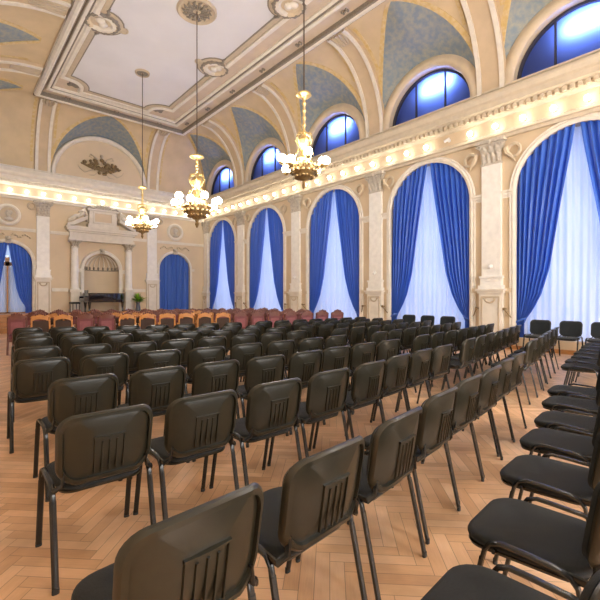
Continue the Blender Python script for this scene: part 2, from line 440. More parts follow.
# thin gold frames on the plain cove fields beside the ribs
for side in ('R', 'L'):
    g = G()
    for p in PIL[1:6]:
        for e in (-1, 1):
            c0 = p + e*(0.38+0.13)
            cove_strip(g, side, lambda t: c0-0.05, lambda t: c0+0.05, 0.75, 1.42, 0.015, 0.02, 1)
    trim(g, M['gold'])
g = G()
for p, es in ((RB[0], (-1, 1)), (RB[1], (-1, 1))):
    for e in es:
        c0 = p + e*(0.31+0.12)
        cove_strip(g, 'B', lambda t: c0-0.05, lambda t: c0+0.05, 0.15 if e*(p-CX) > 0 else 0.6, 1.40, 0.015, 0.02, 1)
trim(g, M['gold'])

# ---- lunettes: wall ring (archivolt), recess, blind pane and bars
LR = 1.42; LZ = 7.06
def lunette(i, c):
    g = G()
    wsweep(g, RW, arc(c, LZ, LR, pi, 0, 28), [(0, 0.30), (0, -0.06), (-0.06, -0.12), (-0.16, -0.14), (-0.24, -0.10), (-0.34, -0.05), (-0.34, 0.30)])
    trim(g, M['cream'])
    g = G(); A = arc(c, LZ-.05, LR+.03, 0, pi, 28); g.add([RW(s, z, 0.22) for s, z in A], [tuple(range(29))])
    w = struct(g.obj('window_%d' % (i+1), M['lunette'], smooth=False))
    g = G(); wsweep(g, RW, arc(c, LZ-.02, LR, pi, 0, 28), [(0, 0.21), (0, 0.12), (0.07, 0.12), (0.07, 0.21)])
    for k in (-0.36, 0.36):
        s = c + k*LR*1.0; h = sqrt(LR**2-(s-c)**2)
        wbox(g, RW, s-0.022, s+0.022, LZ-.02, LZ+h, 0.15, 0.21)
    wbox(g, RW, c-LR, c+LR, LZ-.04, LZ+.03, 0.10, 0.21)
    g.obj('window_frame', M['bar'], w)
    # housing that closes the lamp box behind the blind
    g = G(); A = arc(c, LZ-.05, LR+.1, 0, pi, 28)
    g.loft([[RW(s, z, 0.20) for s, z in A], [RW(s, z, 0.75) for s, z in A]], True); g.add([RW(s, z, 0.75) for s, z in A], [tuple(range(29))])
    g.obj('lamp_box', M['white'], w)
for i, c in enumerate(BAYS): lunette(i, c)
# back blind lunette: archivolt and field
g = G(); wsweep(g, BW, arc(CX, ZS, 2.0, pi, 0, 36), [(0, 0.0), (0, -0.08), (-0.07, -0.16), (-0.16, -0.16), (-0.22, -0.06), (-0.22, 0.0)]); trim(g, M['white'])
g = G(); A = arc(CX, ZS-.02, 2.22, 0, pi, 36); g.add([BW(s, z, -0.004) for s, z in A], [tuple(range(37))]); trim(g, M['wallback'], smooth=False)

# ---- flat ceiling
g = G(); g.box(XL-.02, XF+.02, WF, YF+.02, ZC, ZC+.12); struct(g.obj('ceiling', M['pink'], smooth=False))
PX0, PX1, PY0, PY1 = 3.62, 7.50, -4.0, 18.3
def outline():
    pts = []; R = 0.80; rb = 0.62
    # counter-clockwise, starting at right side going up (+y)
    def bump(x, yc, sgn, up):
        a = [(x - sgn*rb*sin(pi*k/12), yc - up*rb*cos(pi*k/12)) for k in range(13)]
        return a
    pts += [(PX1, PY0+.1)]
    for y in PIL[1:5]: pts += bump(PX1, y, 1, 1)
    pts += [(PX1 - R*sin(pi/2*k/8), PY1 - R*cos(pi/2*k/8)) for k in range(9)]
    pts += [(PX0 + R*cos(pi/2*k/8), PY1 - R*sin(pi/2*k/8)) for k in range(9)]
    for y in reversed(PIL[1:5]): pts += bump(PX0, y, -1, -1)
    pts += [(PX0, PY0+.1)]
    return pts
OUT = outline()
def CW(s, z, n): return (s, z, ZC - n)         # ceiling plane frame, n = downwards
g = G(); g.add([CW(x, y, 0.012) for x, y in OUT], [tuple(range(len(OUT)))]); struct(g.obj('ceiling_panel', M['panel'], smooth=False, tri=True))
g = G(); wsweep(g, CW, OUT, [(0.0, 0), (0.0, 0.03), (0.04, 0.05), (0.16, 0.05), (0.18, 0.02), (0.18, 0)], closed=True); trim(g, M['beige'])
g = G(); wsweep(g, CW, OUT, [(0.18, 0), (0.18, 0.08), (0.22, 0.11), (0.30, 0.11), (0.36, 0.05), (0.36, 0)], closed=True); trim(g, M['white'])
g = G(); wsweep(g, CW, OUT, [(-0.03, 0.008), (-0.03, 0.03), (0.01, 0.035), (0.01, 0.008)], closed=True); trim(g, M['greyline'])
def frame_ring(x0, x1, y1, prof, m):
    g = G(); wsweep(g, CW, [(x1, WF), (x1, y1), (x0, y1), (x0, WF)], prof); trim(g, m, ang=25)
frame_ring(3.30, 8.30, 18.80, [(0, 0), (0, 0.05), (0.07, 0.09), (0.07, 0)], M['white'])
frame_ring(3.24, 8.37, 18.87, [(0, 0), (0, 0.07), (0.10, 0.07), (0.10, 0)], M['greyline'])
frame_ring(3.17, 8.47, 18.98, [(0, 0), (0, 0.11), (0.06, 0.14), (0.10, 0.14), (0.12, 0.10), (0.12, 0)], M['white'])
frame_ring(2.99, 9.08, 19.62, [(0, 0), (0, 0.13), (0.05, 0.16), (0.05, 0)], M['greyline'])
frame_ring(2.95, 9.13, 19.68, [(0, 0), (0, 0.16), (0.05, 0.19), (0.12, 0.19), (0.18, 0.13), (0.20, 0.06), (0.20, 0)], M['white'])
g = G(); wsweep(g, CW, [(XF-.03, WF), (XF-.03, YF-.03), (XL+.03, YF-.03), (XL+.03, WF)], [(0, -0.02), (0, 0.10), (0.05, 0.10), (0.05, -0.02)]); trim(g, M['dark'])  # dark strip standing in for the shade of the gap at the ceiling edge

def bow(x, y):
    g = G()
    for e in (-1, 1):
        for q in (-1, 1): g.sphere((x+q*0.035, y+e*0.08, ZC-0.12), 0.045, 7, 5)
    g.sphere((x, y, ZC-0.13), 0.04, 7, 5)
    return g
gb_ = G()
for y in [PIL[1]+i*2.06+1 for i in range(9)]:
    for x in (8.80,):
        t = bow(x, y); gb_.add(t.v, t.f)
for x in [3.9+i*1.95 for i in range(3)]:
    t = bow(x, 19.4); gb_.add([(x+(b-19.4), 19.4+(a-x), c) for a, b, c in t.v], t.f)
trim(gb_, M['greyline'])

def rosette(name, x, y, r, label, group):
    o = thing(name, label, 'ceiling medallion', (x, y, ZC), 0, group)
    g = G(); g.lathe([(r, 0.0), (r, -0.05), (r*0.93, -0.09), (r*0.84, -0.06), (r*0.80, -0.03), (r*0.60, -0.03), (r*0.56, -0.07), (r*0.5, -0.04), (1e-6, -0.04)], 32); g.obj('plaster_ring', M['beige'], o)
    g = G()
    for k in range(14):
        a = 2*pi*k/14
        g.tube([(r*q*cos(a+d), r*q*sin(a+d), -0.05) for q, d in ((0.2, 0), (0.45, 0.1), (0.62, -0.05), (0.74, 0.12))], [0.02, 0.05, 0.045, 0.015], n=6)
    g.obj('leaf_relief', M['greyline'], o)
    return o
def roundel(x, y, sgn, label):
    o = thing('ceiling_roundel', label, 'ceiling roundel', (x, y, ZC), 0, 'roundels along the ceiling panel edge')
    g = G(); g.lathe([(0.46, 0.0), (0.46, -0.06), (0.42, -0.11), (0.36, -0.09), (0.33, -0.04), (1e-6, -0.03)], 28); g.obj('ring', M['cream'], o)
    g = G()                                   # relief portrait: head, neck and shoulders of stucco
    g.sphere((sgn*-0.02, 0.02, -0.08), 0.12, 10, 7, 0.8); g.sphere((sgn*0.08, -0.10, -0.06), 0.14, 10, 6, 0.5); g.sphere((sgn*-0.12, 0.0, -0.08), 0.04, 6, 5)
    g.obj('relief', M['white'], o)
    g = G()
    ring_ = [((0.43+0.03*(k % 2))*cos(2*pi*k/36), (0.43+0.03*(k % 2))*sin(2*pi*k/36), -0.07) for k in range(36)]
    g.tube(ring_, [0.045+0.02*((k//2) % 2) for k in range(36)]+[0.045], n=6, closed=True)
    for e in (-1, 1): g.tube([(0, e*0.44, -0.06), (0.03, e*0.56, -0.06), (-0.02, e*0.66, -0.05), (0.02, e*0.78, -0.04)], [0.07, 0.05, 0.045, 0.01], n=6)
    g.obj('garland', M['greyline'], o)
    g = G(); g.lathe([(0.15, 0.0), (0.15, -0.05), (0.11, -0.07), (0.08, -0.04), (1e-6, -0.04)], 16, (-sgn*0.62, 0.0, 0)); g.obj('side_boss', M['beige'], o)
for k, y in enumerate(PIL[2:5]):
    roundel(PX1-.02, y, 1, 'stucco portrait roundel on the ceiling edge toward the windows, above the %s window pier' % ORD[k])
for y, w in ((PIL[4], 'nearer the corner shell'),):
    roundel(PX0+.02, y, -1, 'stucco portrait roundel on the ceiling edge away from the windows')
# shell reliefs in the notched corners
for x, y, w in ((PX0+.10, PY1-.06, 'away from the windows'), (PX1-.10, PY1-.06, 'beside the windows')):
    sg = 1 if x < 5 else -1
    o = thing('corner_relief', 'leafy shell relief in the ceiling panel corner %s' % w, 'ceiling relief', (x, y, ZC), 0, 'corner reliefs of the ceiling panel')
    g = G()
    for k in range(9):
        a = -pi/2*k/8 if sg > 0 else -pi/2 - pi/2*k/8
        g.tube([(0.08*cos(a), 0.08*sin(a), -0.03), (0.22*cos(a), 0.22*sin(a), -0.06), (0.36*cos(a), 0.36*sin(a), -0.03)], [0.02, 0.04, 0.03], n=6)
    g.sphere((0, 0, -0.03), 0.09, 8, 5, 0.6)
    for e in (-1, 1): g.tube([(sg*0.02, -0.02, -0.03), (sg*(0.25 if e > 0 else -0.05), -(0.05 if e > 0 else 0.42)*1.0, -0.04), (sg*(0.5 if e > 0 else -0.02), -(0.0 if e > 0 else 0.6), -0.03)], [0.04, 0.035, 0.01], n=6)
    g.obj('shell', M['greyline'], o)

# ---- pilasters with capitals
def leafstrip(g, F, s, z0, h, w, n0, curl):
    rings = []
    for k in range(6):
        q = k/5; ww = w*(0.75+0.5*sin(pi*q*0.8))*(1-0.55*q*q)
        nn = n0 - curl*(q**2.2); zz = z0 + h*q - (0.18*h*max(0, q-0.8)*5*0.2)
        rings.append([F(s-ww/2, zz, nn+0.012), F(s, zz, nn-0.02), F(s+ww/2, zz, nn+0.012)])
    g.loft(rings, closed=False)
def capital_mesh(F, s, w, z0, z1, n):
    g = G(); h = z1-z0
    wbox(g, F, s-w/2-.02, s+w/2+.02, z0-.04, z0+.02, 0, -n-.02)
    rings = []
    for q, e in ((0, 0), (0.3, 0.0), (0.6, 0.03), (0.85, 0.09)):
        z = z0+h*q; rings.append([F(s-w/2-e, z, 0), F(s-w/2-e, z, -n-e), F(s+w/2+e, z, -n-e), F(s+w/2+e, z, 0)])
    g.loft(rings, closed=True)
    wbox(g, F, s-w/2-.13, s+w/2+.13, z0+h*0.86, z1, 0.02, -n-.13)
    for row, (zz, hh, cnt) in enumerate(((0.02, 0.42, 4), (0.30, 0.42, 3))):
        for k in range(cnt):
            ss = s - w/2 + (k+0.5)*w/cnt
            leafstrip(g, F, ss, z0+h*zz, h*hh, w/cnt*1.05, -n-.015, 0.09)
    for e in (-1, 1):                         # corner volutes
        c = (s+e*(w/2+.04), z0+h*0.74)
        path = [(c[0]+0.075*(1-k/12)*cos(k*0.75)*e, c[1]+0.075*(1-k/12)*sin(k*0.75)) for k in range(11)]
        g.tube([F(a, b, -n-.09) for a, b in path], 0.022, n=5, up=(0.3, 0.2, 0.1))
    g.sphere(F(s, z0+h*0.88, -n-.13), 0.06, 7, 5)
    return g
def pilaster(F, s, w, zped, n=0.10, ztop=5.05, half=False):
    root = None
    g = G()
    for (a, b, e, d) in ((0, 0.16, 0.10, 0.10), (0.16, zped-.12, 0.05, 0.05), (zped-.12, zped-.05, 0.09, 0.09), (zped-.05, zped, 0.13, 0.13)):
        wbox(g, F, s-w/2-e, s+w/2+e, a, b, 0.02, -n-d)
    wbox(g, F, s-w/2-.01, s+w/2+.01, 0.30, zped-.28, -n-.05, -n-.062)
    g2 = G()
    for (a, b, e) in ((zped, zped+.10, 0.07), (zped+.10, zped+.30, 0.03), (zped+.30, zped+.36, 0.05), (zped+.36, ztop, 0.0)):
        wbox(g2, F, s-w/2-e, s+w/2+e, a, b, 0.02, -n-e)
    o = trim(g2, M['white2'], ang=25)
    g.obj('pedestal', M['white'], o, ang=25)
    g = G()                                    # framed panel and carved garland of the pedestal
    fr = [(s-w/2+.03, 0.32), (s+w/2-.03, 0.32), (s+w/2-.03, zped-.22), (s-w/2+.03, zped-.22)]
    wsweep(g, F, fr, [(-.02, -n-.05), (-.02, -n-.075), (.02, -n-.075), (.02, -n-.05)], closed=True)
    g.tube([F(s+0.13*cos(pi+pi*k/8), zped-.30+0.09*sin(pi+pi*k/8)+.02, -n-.07) for k in range(9)], 0.024, n=6, up=(0.3, 0.2, 0.1))
    for e in (-1, 1): g.sphere(F(s+e*0.13, zped-.27, -n-.07), 0.03, 6, 5)
    g.obj('carved_garland', M['beige'], o)
    capital_mesh(F, s, w, ztop, 5.68, n).obj('capital', M['capital'], o)
    return o
for p in PIL[1:6]: pilaster(RW, p, 0.52, 1.60)
pilaster(RW, 21.42, 0.46, 1.60)
for x in (3.36, 8.32): pilaster(BW, x, 0.50, 2.25)

# ---- arch mouldings, imposts, dado, spandrel wreaths
ARCHP = [(0.02, 0.02), (0.02, -0.03), (-0.05, -0.06), (-0.09, -0.04), (-0.13, -0.05), (-0.17, 0.02)]
g = G(); gi = G(); gd = G()
for i, b in enumerate(BAYS):
    wsweep(g, RW, [(b-AR, SILL)] + arc(b, AZ, AR, pi, 0, 32) + [(b+AR, SILL)], ARCHP)
    for s0, s1 in ((PIL[i]+.26, b-AR-.02), (b+AR+.02, PIL[i+1]-.26)):
        for z0, z1, n in ((AZ-.06, AZ+.02, 0.05), (AZ+.02, AZ+.08, 0.09), (AZ-.12, AZ-.06, 0.02)):
            wbox(gi, RW, s0, s1, z0, z1, 0.01, -n)
        wbox(gd, RW, s0, s1, 1.50, 1.62, 0.01, -0.05)
        wbox(gd, RW, s0, s1, 0.0, 0.26, 0.01, -0.07)
trim(g, M['white']); trim(gi, M['white'], ang=25); trim(gd, M['cream'], ang=25)
WN = [0]
def wreath(F, s, z, r, label, e=1):
    o = tag(bpy.data.objects.new('wall_wreath', None), label, 'wreath', 'stucco wreaths in the arch spandrels'); COL.objects.link(o); o.location = F(s, z, 0)
    L = Vector(F(s, z, 0))
    def f(a, b, n): return tuple(Vector(F(s+a, z+b, n))-L)
    g = G(); pts = [f(r*cos(2*pi*k/20), r*sin(2*pi*k/20), -0.05) for k in range(20)]
    ax = Vector(f(0, 0, -1)); g.tube(pts, 0.05, n=6, up=tuple(ax), closed=True); g.obj('ring', M['beige'], o)
    g = G(); g.tube([f(e*r*0.7, r*0.9, -0.04), f(e*r*1.2, r*0.5, -0.10), f(e*r*1.0, -r*0.3, -0.10), f(e*r*0.2, -r*1.1, -0.07), f(-e*r*0.2, -r*1.9, -0.03)], [0.02, 0.06, 0.06, 0.045, 0.012], n=6, up=tuple(ax)); g.obj('ribbon', M['cream'], o)
for i, b in enumerate(BAYS[1:], 1):
    for e in (-1, 1):
        wreath(RW, b+e*1.42, 5.28, 0.16, 'small stucco wreath beside the %s tall window arch, %s its axis' % (['', 'nearest-camera', 'second', 'third', 'fourth', 'fifth'][i].replace('nearest-camera', 'first'), 'corner side of' if e > 0 else 'camera side of'), e)

# ---- tall windows: frame, glass
def glass_mat():
    m = bpy.data.materials.new('clear_window_glass'); m.use_nodes = True; nt = m.node_tree; out = nt.nodes['Material Output']
    nt.nodes.remove(nt.nodes['Principled BSDF'])
    t = nt.nodes.new('ShaderNodeBsdfTransparent'); gl = nt.nodes.new('ShaderNodeBsdfGlossy'); gl.inputs['Roughness'].default_value = 0.02
    f = nt.nodes.new('ShaderNodeFresnel'); f.inputs['IOR'].default_value = 1.45; mx = nt.nodes.new('ShaderNodeMixShader')
    nt.links.new(f.outputs[0], mx.inputs[0]); nt.links.new(t.outputs[0], mx.inputs[1]); nt.links.new(gl.outputs[0], mx.inputs[2]); nt.links.new(mx.outputs[0], out.inputs['Surface'])
    return m
M['glass'] = glass_mat()
def tall_window(no, F, c, r, sill, spring, n0):
    g = G(); A = [(c+r, sill)] + arc(c, spring, r, 0, pi, 24) + [(c-r, sill)]
    g.add([F(s, z, n0+.03) for s, z in A], [tuple(range(len(A)))])
    w = struct(g.obj('window_%d' % no, M['glass'], smooth=False))
    g = G(); wsweep(g, F, [(c-r, sill)] + arc(c, spring, r, pi, 0, 24) + [(c+r, sill)], [(0.10, n0), (0.10, n0+.07), (-.02, n0+.07), (-.02, n0)])
    for s in (-r/3, r/3):
        wbox(g, F, c+s-.025, c+s+.025, sill, spring+sqrt(r*r-s*s), n0, n0+.06)
    for z in (sill+.05, 1.3, spring-1.6, spring):
        wbox(g, F, c-r, c+r, z-.03, z+.03, n0, n0+.05)
    g.obj('window_frame', M['winframe'], w, ang=25)
for i, b in enumerate(BAYS): tall_window(7+i, RW, b, AR, SILL, AZ, 0.62)

# ================================================================== CURTAINS
def drape(F, c, r, spring, e, ztie, inner, outer, tail, n0, amp, nf, root_name='curtain', top_gap=0.0, material='curtain'):
    """one drape panel hung in an arch, e=-1/+1 side; gathered to (inner..outer) fraction of r at ztie"""
    nu, nv = 64, 34
    g = G(); rings = []
    ztail = ztie - tail
    for j in range(nv+1):
        q = j/nv
        ring = []
        for i in range(nu+1):
            u = i/nu
            stop = top_gap + (r*0.995-top_gap)*u
            ztop = spring + sqrt(max(0, r*r - stop*stop))*0.995
            if q <= 0.9:
                k = q/0.9
                z = ztop + (ztie-ztop)*k
                sb = r*(inner + (outer-inner)*u)
                # heavy cloth: falls nearly straight, then sweeps to the tie
                s = stop + (sb-stop)*hang(k)
                sag = -0.10*sin(pi*min(1, k))*u*(1-u)
                a = amp*(1-0.45*k)
            else:
                k = (q-0.9)/0.1
                z = ztie + (ztail-ztie)*k
                sb = r*(inner + (outer-inner)*u); mid = r*(inner+outer)/2
                s = mid + (sb-mid)*(1+0.15*k) + 0.02*k
                a = amp*0.55
            fold = sin(u*nf*2*pi + 0.7*sin(q*3.0+u*5)) + 0.35*sin(u*nf*4.7*pi+1.3+q*2)
            n = n0 - a*fold*(0.45+0.55*min(1, q*4+0.25))
            ring.append(F(c + e*s, z, n))
        rings.append(ring)
    g.loft(rings, closed=False)
    return g
HANG = [(0, 0), (0.09, 0.05), (0.4, 0.27), (0.71, 0.47), (0.85, 0.64), (0.93, 0.80), (1.0, 1.0)]
def hang(k):
    for (a, b), (c, d) in zip(HANG, HANG[1:]):
        if k <= c: return b + (d-b)*(k-a)/(c-a)
    return 1.0
def cloth_obj(g, name, m, parent=None):
    o = g.obj(name, M[m], parent, ang=180); return o
def tieback(F, c, r, e, z, n0, fr_in, fr_out, cord, label, grp):
    L = Vector(F(c+e*r, z, 0)); o = tag(bpy.data.objects.new('curtain_tieback', None), label, 'tieback', grp); COL.objects.link(o); o.location = L
    def f(s, zz, n): return tuple(Vector(F(s, zz, n))-L)
    ss = [c+e*r*(fr_in-.02), c+e*r*((fr_in+fr_out)/2), c+e*r*(fr_out+.02)]
    g = G(); loop = []
    for k in range(20):
        a = 2*pi*k/20; loop.append(f((ss[0]+ss[2])/2+(ss[2]-ss[0])/2*cos(a), z-0.06*cos(a)*1.0+.0, n0-0.01-0.07*sin(a)))
    g.tube(loop, 0.026, n=6, closed=True, up=(0, 0, 1)); g.obj('rope_loop', M['gold'] if False else M['curtain'], o)
    if cord:
        kn = f(c+e*(r+cord), z+.30, -0.14)
        g = G(); g.tube([f(ss[2], z, n0-.04), tuple((Vector(f(ss[2], z, n0-.04))*0.5+Vector(kn)*0.5)+Vector((0, 0, -0.03))), kn], 0.016, n=6); g.obj('cord', M['bronze'], o)
        g = G(); g.sphere(kn, 0.04, 8, 6); g.tube([kn, f(c+e*(r+cord), z+.30, 0.0)], 0.018, n=6); g.obj('wall_knob', M['bronze'], o)
WNAME = ['', 'first', 'second', 'third', 'fourth', 'fifth', 'sixth']
for i, b in enumerate(BAYS):
    wn = 'nearest' if False else (['unseen', 'tallest-looking first', 'second', 'third', 'fourth', 'last'][i])
    wl = ['window behind the camera', 'window at the picture edge', 'second window from the picture edge', 'middle window of five', 'second window from the hall corner', 'window beside the hall corner'][i]
    # sheer
    g = G(); rings = []
    for j in range(15):
        q = j/14; ring = []
        for k in range(121):
            u = -1+2*k/120; s = u*AR*0.985; zt = AZ+sqrt(max(0, AR*AR-s*s)); z = zt + (SILL-.0-zt)*q
            n = 0.29 + 0.030*sin(u*52+0.6*sin(q*4)) + 0.020*sin(u*23+1)
            ring.append(RW(b+s, z, n))
        rings.append(ring)
    g.loft(rings, closed=False)
    if i == 0:
        pass
    o = tag(cloth_obj(g, 'sheer_curtain', 'sheer'), 'white sheer curtain glowing with daylight in the %s' % wl, 'sheer curtain', 'sheers behind the blue drapes')
    for e in (-1, 1):
        g = drape(RW, b, AR, AZ, e, 0.74, 0.86, 1.0, 0.42, 0.085, 0.082, 8, top_gap=0.05)
        tag(cloth_obj(g, 'drape', 'curtain'), 'blue drape tied back on the %s side, %s' % ('corner' if e > 0 else 'camera', wl), 'curtain', 'blue drapes of the tall windows')
        if i: tieback(RW, b, AR, e, 0.76, 0.06, 0.86, 1.0, 0.24, 'cord tieback holding the %s side blue drape, %s' % ('corner' if e > 0 else 'camera', wl), 'drape tiebacks')

# ---- back wall doors
def doorway(c):
    g = G()
    wsweep(g, BW, [(c-DR, 0.0)] + arc(c, DZ, DR, pi, 0, 28) + [(c+DR, 0.0)], [(0.0, 0.02), (0.0, -0.05), (-0.05, -0.08), (-0.12, -0.06), (-0.16, 0.02)])
    o = trim(g, M['white'])
    g = G(); wbox(g, BW, c-.10, c+.10, DZ+DR-.04, DZ+DR+.26, 0.0, -0.12); g.sphere(BW(c, DZ+DR+.16, -.12), 0.09, 8, 6); g.obj('keystone', M['capital'], o)
    for e in (-1, 1):
        g = G()
        for z0, z1, n in ((DZ-.06, DZ+.02, 0.05), (DZ+.02, DZ+.07, 0.09)):
            wbox(g, BW, c+e*(DR+.0), c+e*(DR+.26), z0, z1, 0.01, -n)
        g.obj('impost', M['white'], o)
for c in DOORC: doorway(c)
# open door beside the stage: glazed timber door with sheers and drapes
dc = DOORC[0]
g = G(); A = [(dc+DR, 0)] + arc(dc, DZ, DR, 0, pi, 20) + [(dc-DR, 0)]
g.add([BW(s, z, 0.28) for s, z in A], [tuple(range(len(A)))]); d1 = struct(g.obj('door_1', M['glass'], smooth=False))
g = G(); wbox(g, BW, dc-.08, dc+.08, 0, DZ+.25, 0.24, 0.33); wbox(g, BW, dc-DR, dc+DR, DZ-.12, DZ+.04, 0.24, 0.33)
wsweep(g, BW, [(dc-DR, 0)] + arc(dc, DZ, DR, pi, 0, 20) + [(dc+DR, 0)], [(0.10, 0.24), (0.10, 0.33), (0, 0.33), (0, 0.24)])
wbox(g, BW, dc-DR, dc+DR, 0, 0.72, 0.24, 0.33); g.obj('door_frame', M['wood'], d1)
for e in (-1, 1):
    g = G(); rings = []
    for j in range(9):
        q = j/8; rings.append([BW(dc+e*(0.03+0.80*k/40), 0.70+(DZ-.14-0.70)*(1-q), 0.20+0.018*sin(k*1.1)) for k in range(41)])
    g.loft(rings, closed=False)
    tag(cloth_obj(g, 'door_sheer', 'sheer'), 'white sheer hanging in the stage door, %s of its timber post' % ('piano side' if e > 0 else 'outer side'), 'sheer curtain', 'stage door sheers')
    g = drape(BW, dc, DR, DZ, e, 0.95, 0.72, 0.99, 0.35, 0.06, 0.035, 7)
    tag(cloth_obj(g, 'drape', 'curtain'), 'short blue drape swept to the %s of the stage doorway' % ('piano side' if e > 0 else 'outer side'), 'curtain', 'stage door drapes')
# closed blue curtain in the other arch
dc = DOORC[1]
g = G(); rings = []
for j in range(22):
    q = j/21; ring = []
    for k in range(97):
        u = -1+2*k/96; s = u*DR*0.985; zt = DZ+sqrt(max(0, DR*DR-s*s)); z = zt+(0.62-zt)*q
        ring.append(BW(dc+s, z, 0.10-0.04*sin(u*30+0.8*sin(q*2+u*4))-0.02*sin(u*71)))
    rings.append(ring)
g.loft(rings, closed=False)
tag(cloth_obj(g, 'closed_curtain', 'curtain'), 'closed blue curtain filling the arch at the corner of the back wall', 'curtain')
g = G(); wbox(g, BW, dc-DR, dc+DR, 0, DZ+DR, 0.29, 0.33); d2 = struct(g.obj('door_2', M['wood'], smooth=False))

# ---- back wall mouldings
g = G()
for a, b in ((WL, 3.08), (3.64, 4.40), (7.28, 8.04), (8.60, WR)):
    for z0, z1, n in ((4.26, 4.32, 0.04), (4.32, 4.40, 0.07)): wbox(g, BW, a, b, z0, z1, 0.01, -n)
trim(g, M['white'], ang=25)
g = G()
for a, b in ((3.70, 4.38), (7.30, 7.98)): wbox(g, BW, a, b, 1.62, 1.78, 0.01, -0.05)
trim(g, M['white'], ang=25)
for c, w in ((DOORC[0], 'stage doorway'), (DOORC[1], 'closed blue curtain')):
    o = thing('portrait_medallion', 'round white portrait medallion on the wall above the %s' % w, 'medallion', BW(c, 4.93, -0.012), 0, 'portrait medallions on the back wall')
    g = G(); pr = [(0.47, 0.0), (0.47, -0.05), (0.42, -0.10), (0.36, -0.10), (0.33, -0.06), (0.31, -0.03), (1e-6, -0.03)]
    g.lathe(pr, 32, axis='y'); g.obj('ring', M['white'], o)
    g = G(); g.lathe([(0.34, -0.03), (0.34, -0.036), (1e-6, -0.036)], 28, axis='y'); g.obj('field', M['beige'], o)
    g = G(); g.sphere((0.0, -0.06, 0.06), 0.12, 10, 8, 1.2); g.tube([(0, -0.05, 0.0), (0.02, -0.05, -0.12)], [0.06, 0.08], n=8); g.sphere((0.02, -0.05, -0.19), 0.17, 10, 6, 0.5); g.sphere((-0.11, -0.08, 0.05), 0.03, 6, 5); g.sphere((0.07, -0.07, 0.11), 0.09, 8, 6)
    g.v = [(x_, -0.035+(y_+0.02)*0.3, z_) for x_, y_, z_ in g.v]
    g.obj('portrait_relief', M['capital'], o)
    e = 1 if c < 5 else -1
    o = thing('wall_wreath', 'small dark wreath on the back wall beside the medallion over the %s' % w, 'wreath', BW(c+e*0.86, 5.42, 0), 0, 'small wreaths on the back wall')
    g = G(); g.tube([(0.14*cos(2*pi*k/18), -0.05, 0.14*sin(2*pi*k/18)) for k in range(18)], 0.045, n=6, up=(0, 1, 0), closed=True); g.obj('ring', M['beige'], o)
    o = thing('arch_garland', 'relief garland band over the arch of the %s' % w, 'garland', BW(c, 4.06, 0), 0, 'relief garlands over the door arches')
    g = G()
    for s_ in (-1, 1):
        g.tube([(s_*(0.12+0.07*k), -0.03, 0.08*sin(k*1.05)) for k in range(11)], [0.05-0.003*k for k in range(11)], n=6)
        for k in range(8): g.sphere((s_*(0.18+0.09*k), -0.04, 0.06*cos(k*1.3)), 0.05, 6, 5)
    g.obj('leaf_scroll', M['cream'], o)
# ornament in the blind lunette
o = thing('lunette_relief', 'dark gilt cartouche with garlands in the blind lunette of the back wall', 'relief', BW(CX-.02, 7.72, -0.01), 0)
g = G(); rr = random.Random(3)
g.tube([(-0.92, -0.03, 0.06), (-0.55, -0.05, -0.06), (0, -0.06, -0.10), (0.55, -0.05, -0.06), (0.92, -0.03, 0.06)], [0.03, 0.06, 0.10, 0.06, 0.03], n=8)
for k in range(60):
    u = rr.uniform(-1, 1); g.sphere((u*0.80, -0.07, 0.05 + max(-0.34, min(0.34, rr.gauss(0.0, 0.20)*(1-abs(u)*0.75)))-0.05*(1-abs(u))), rr.uniform(0.05, 0.10), 6, 5)
g.obj('flower_swag', M['bronze'], o)
g = G()
for e in (-1, 1):
    g.tube([(e*0.05, -0.03, 0.1), (e*0.25, -0.03, 0.42), (e*0.48, -0.03, 0.56), (e*0.55, -0.03, 0.44), (e*0.42, -0.03, 0.40)], [0.03, 0.035, 0.03, 0.025, 0.012], n=6)
    g.tube([(e*0.3, -0.03, -0.12), (e*0.75, -0.03, -0.36), (e*0.95, -0.03, -0.22), (e*1.05, -0.03, -0.05)], [0.025, 0.028, 0.022, 0.01], n=6)
    g.tube([(e*0.1, -0.03, -0.2), (e*0.35, -0.03, -0.44), (e*0.6, -0.03, -0.46)], [0.02, 0.025, 0.01], n=6)
g.sphere((0, -0.05, 0.55), 0.08, 8, 6); g.tube([(0, -0.04, 0.1), (0, -0.04, 0.5)], 0.035, n=6); g.obj('scrollwork', M['beige'], o)

# ---- aedicule around the niche
ae = trim((lambda g: (wbox(g, BW, 4.36, 7.34, 4.02, 4.16, 0, -0.28), wbox(g, BW, 4.40, 7.30, 4.16, 4.42, 0, -0.22), wbox(g, BW, 4.34, 7.36, 4.42, 4.50, 0, -0.32), wbox(g, BW, 4.26, 7.44, 4.50, 4.60, 0, -0.42), wbox(g, BW, 4.22, 7.48, 4.60, 4.68, 0, -0.46), g)[-1])(G()), M['white'], ang=25)
for s in (4.62, 7.08):
    g = G(); px, py, _ = BW(s, 0, -0.16)
    g.lathe([(0.20, 1.72), (0.20, 1.76), (0.175, 1.80), (0.165, 1.86), (0.165, 2.6), (0.145, 3.66), (0.17, 3.68), (0.17, 3.72)], 20, (px, py, 0)); g.obj('column', M['white2'], ae)
    g = G(); wbox(g, BW, s-.23, s+.23, 0.66, 0.82, 0, -0.38); wbox(g, BW, s-.19, s+.19, 0.82, 1.60, 0, -0.34); wbox(g, BW, s-.24, s+.24, 1.60, 1.72, 0, -0.40); g.obj('column_pedestal', M['white'], ae, ang=25)
    capital_mesh(BW, s, 0.28, 3.72, 4.02, 0.30).obj('column_capital', M['capital'], ae)
    wbox(G(), BW, 0, 1, 0, 1, 0, 1)
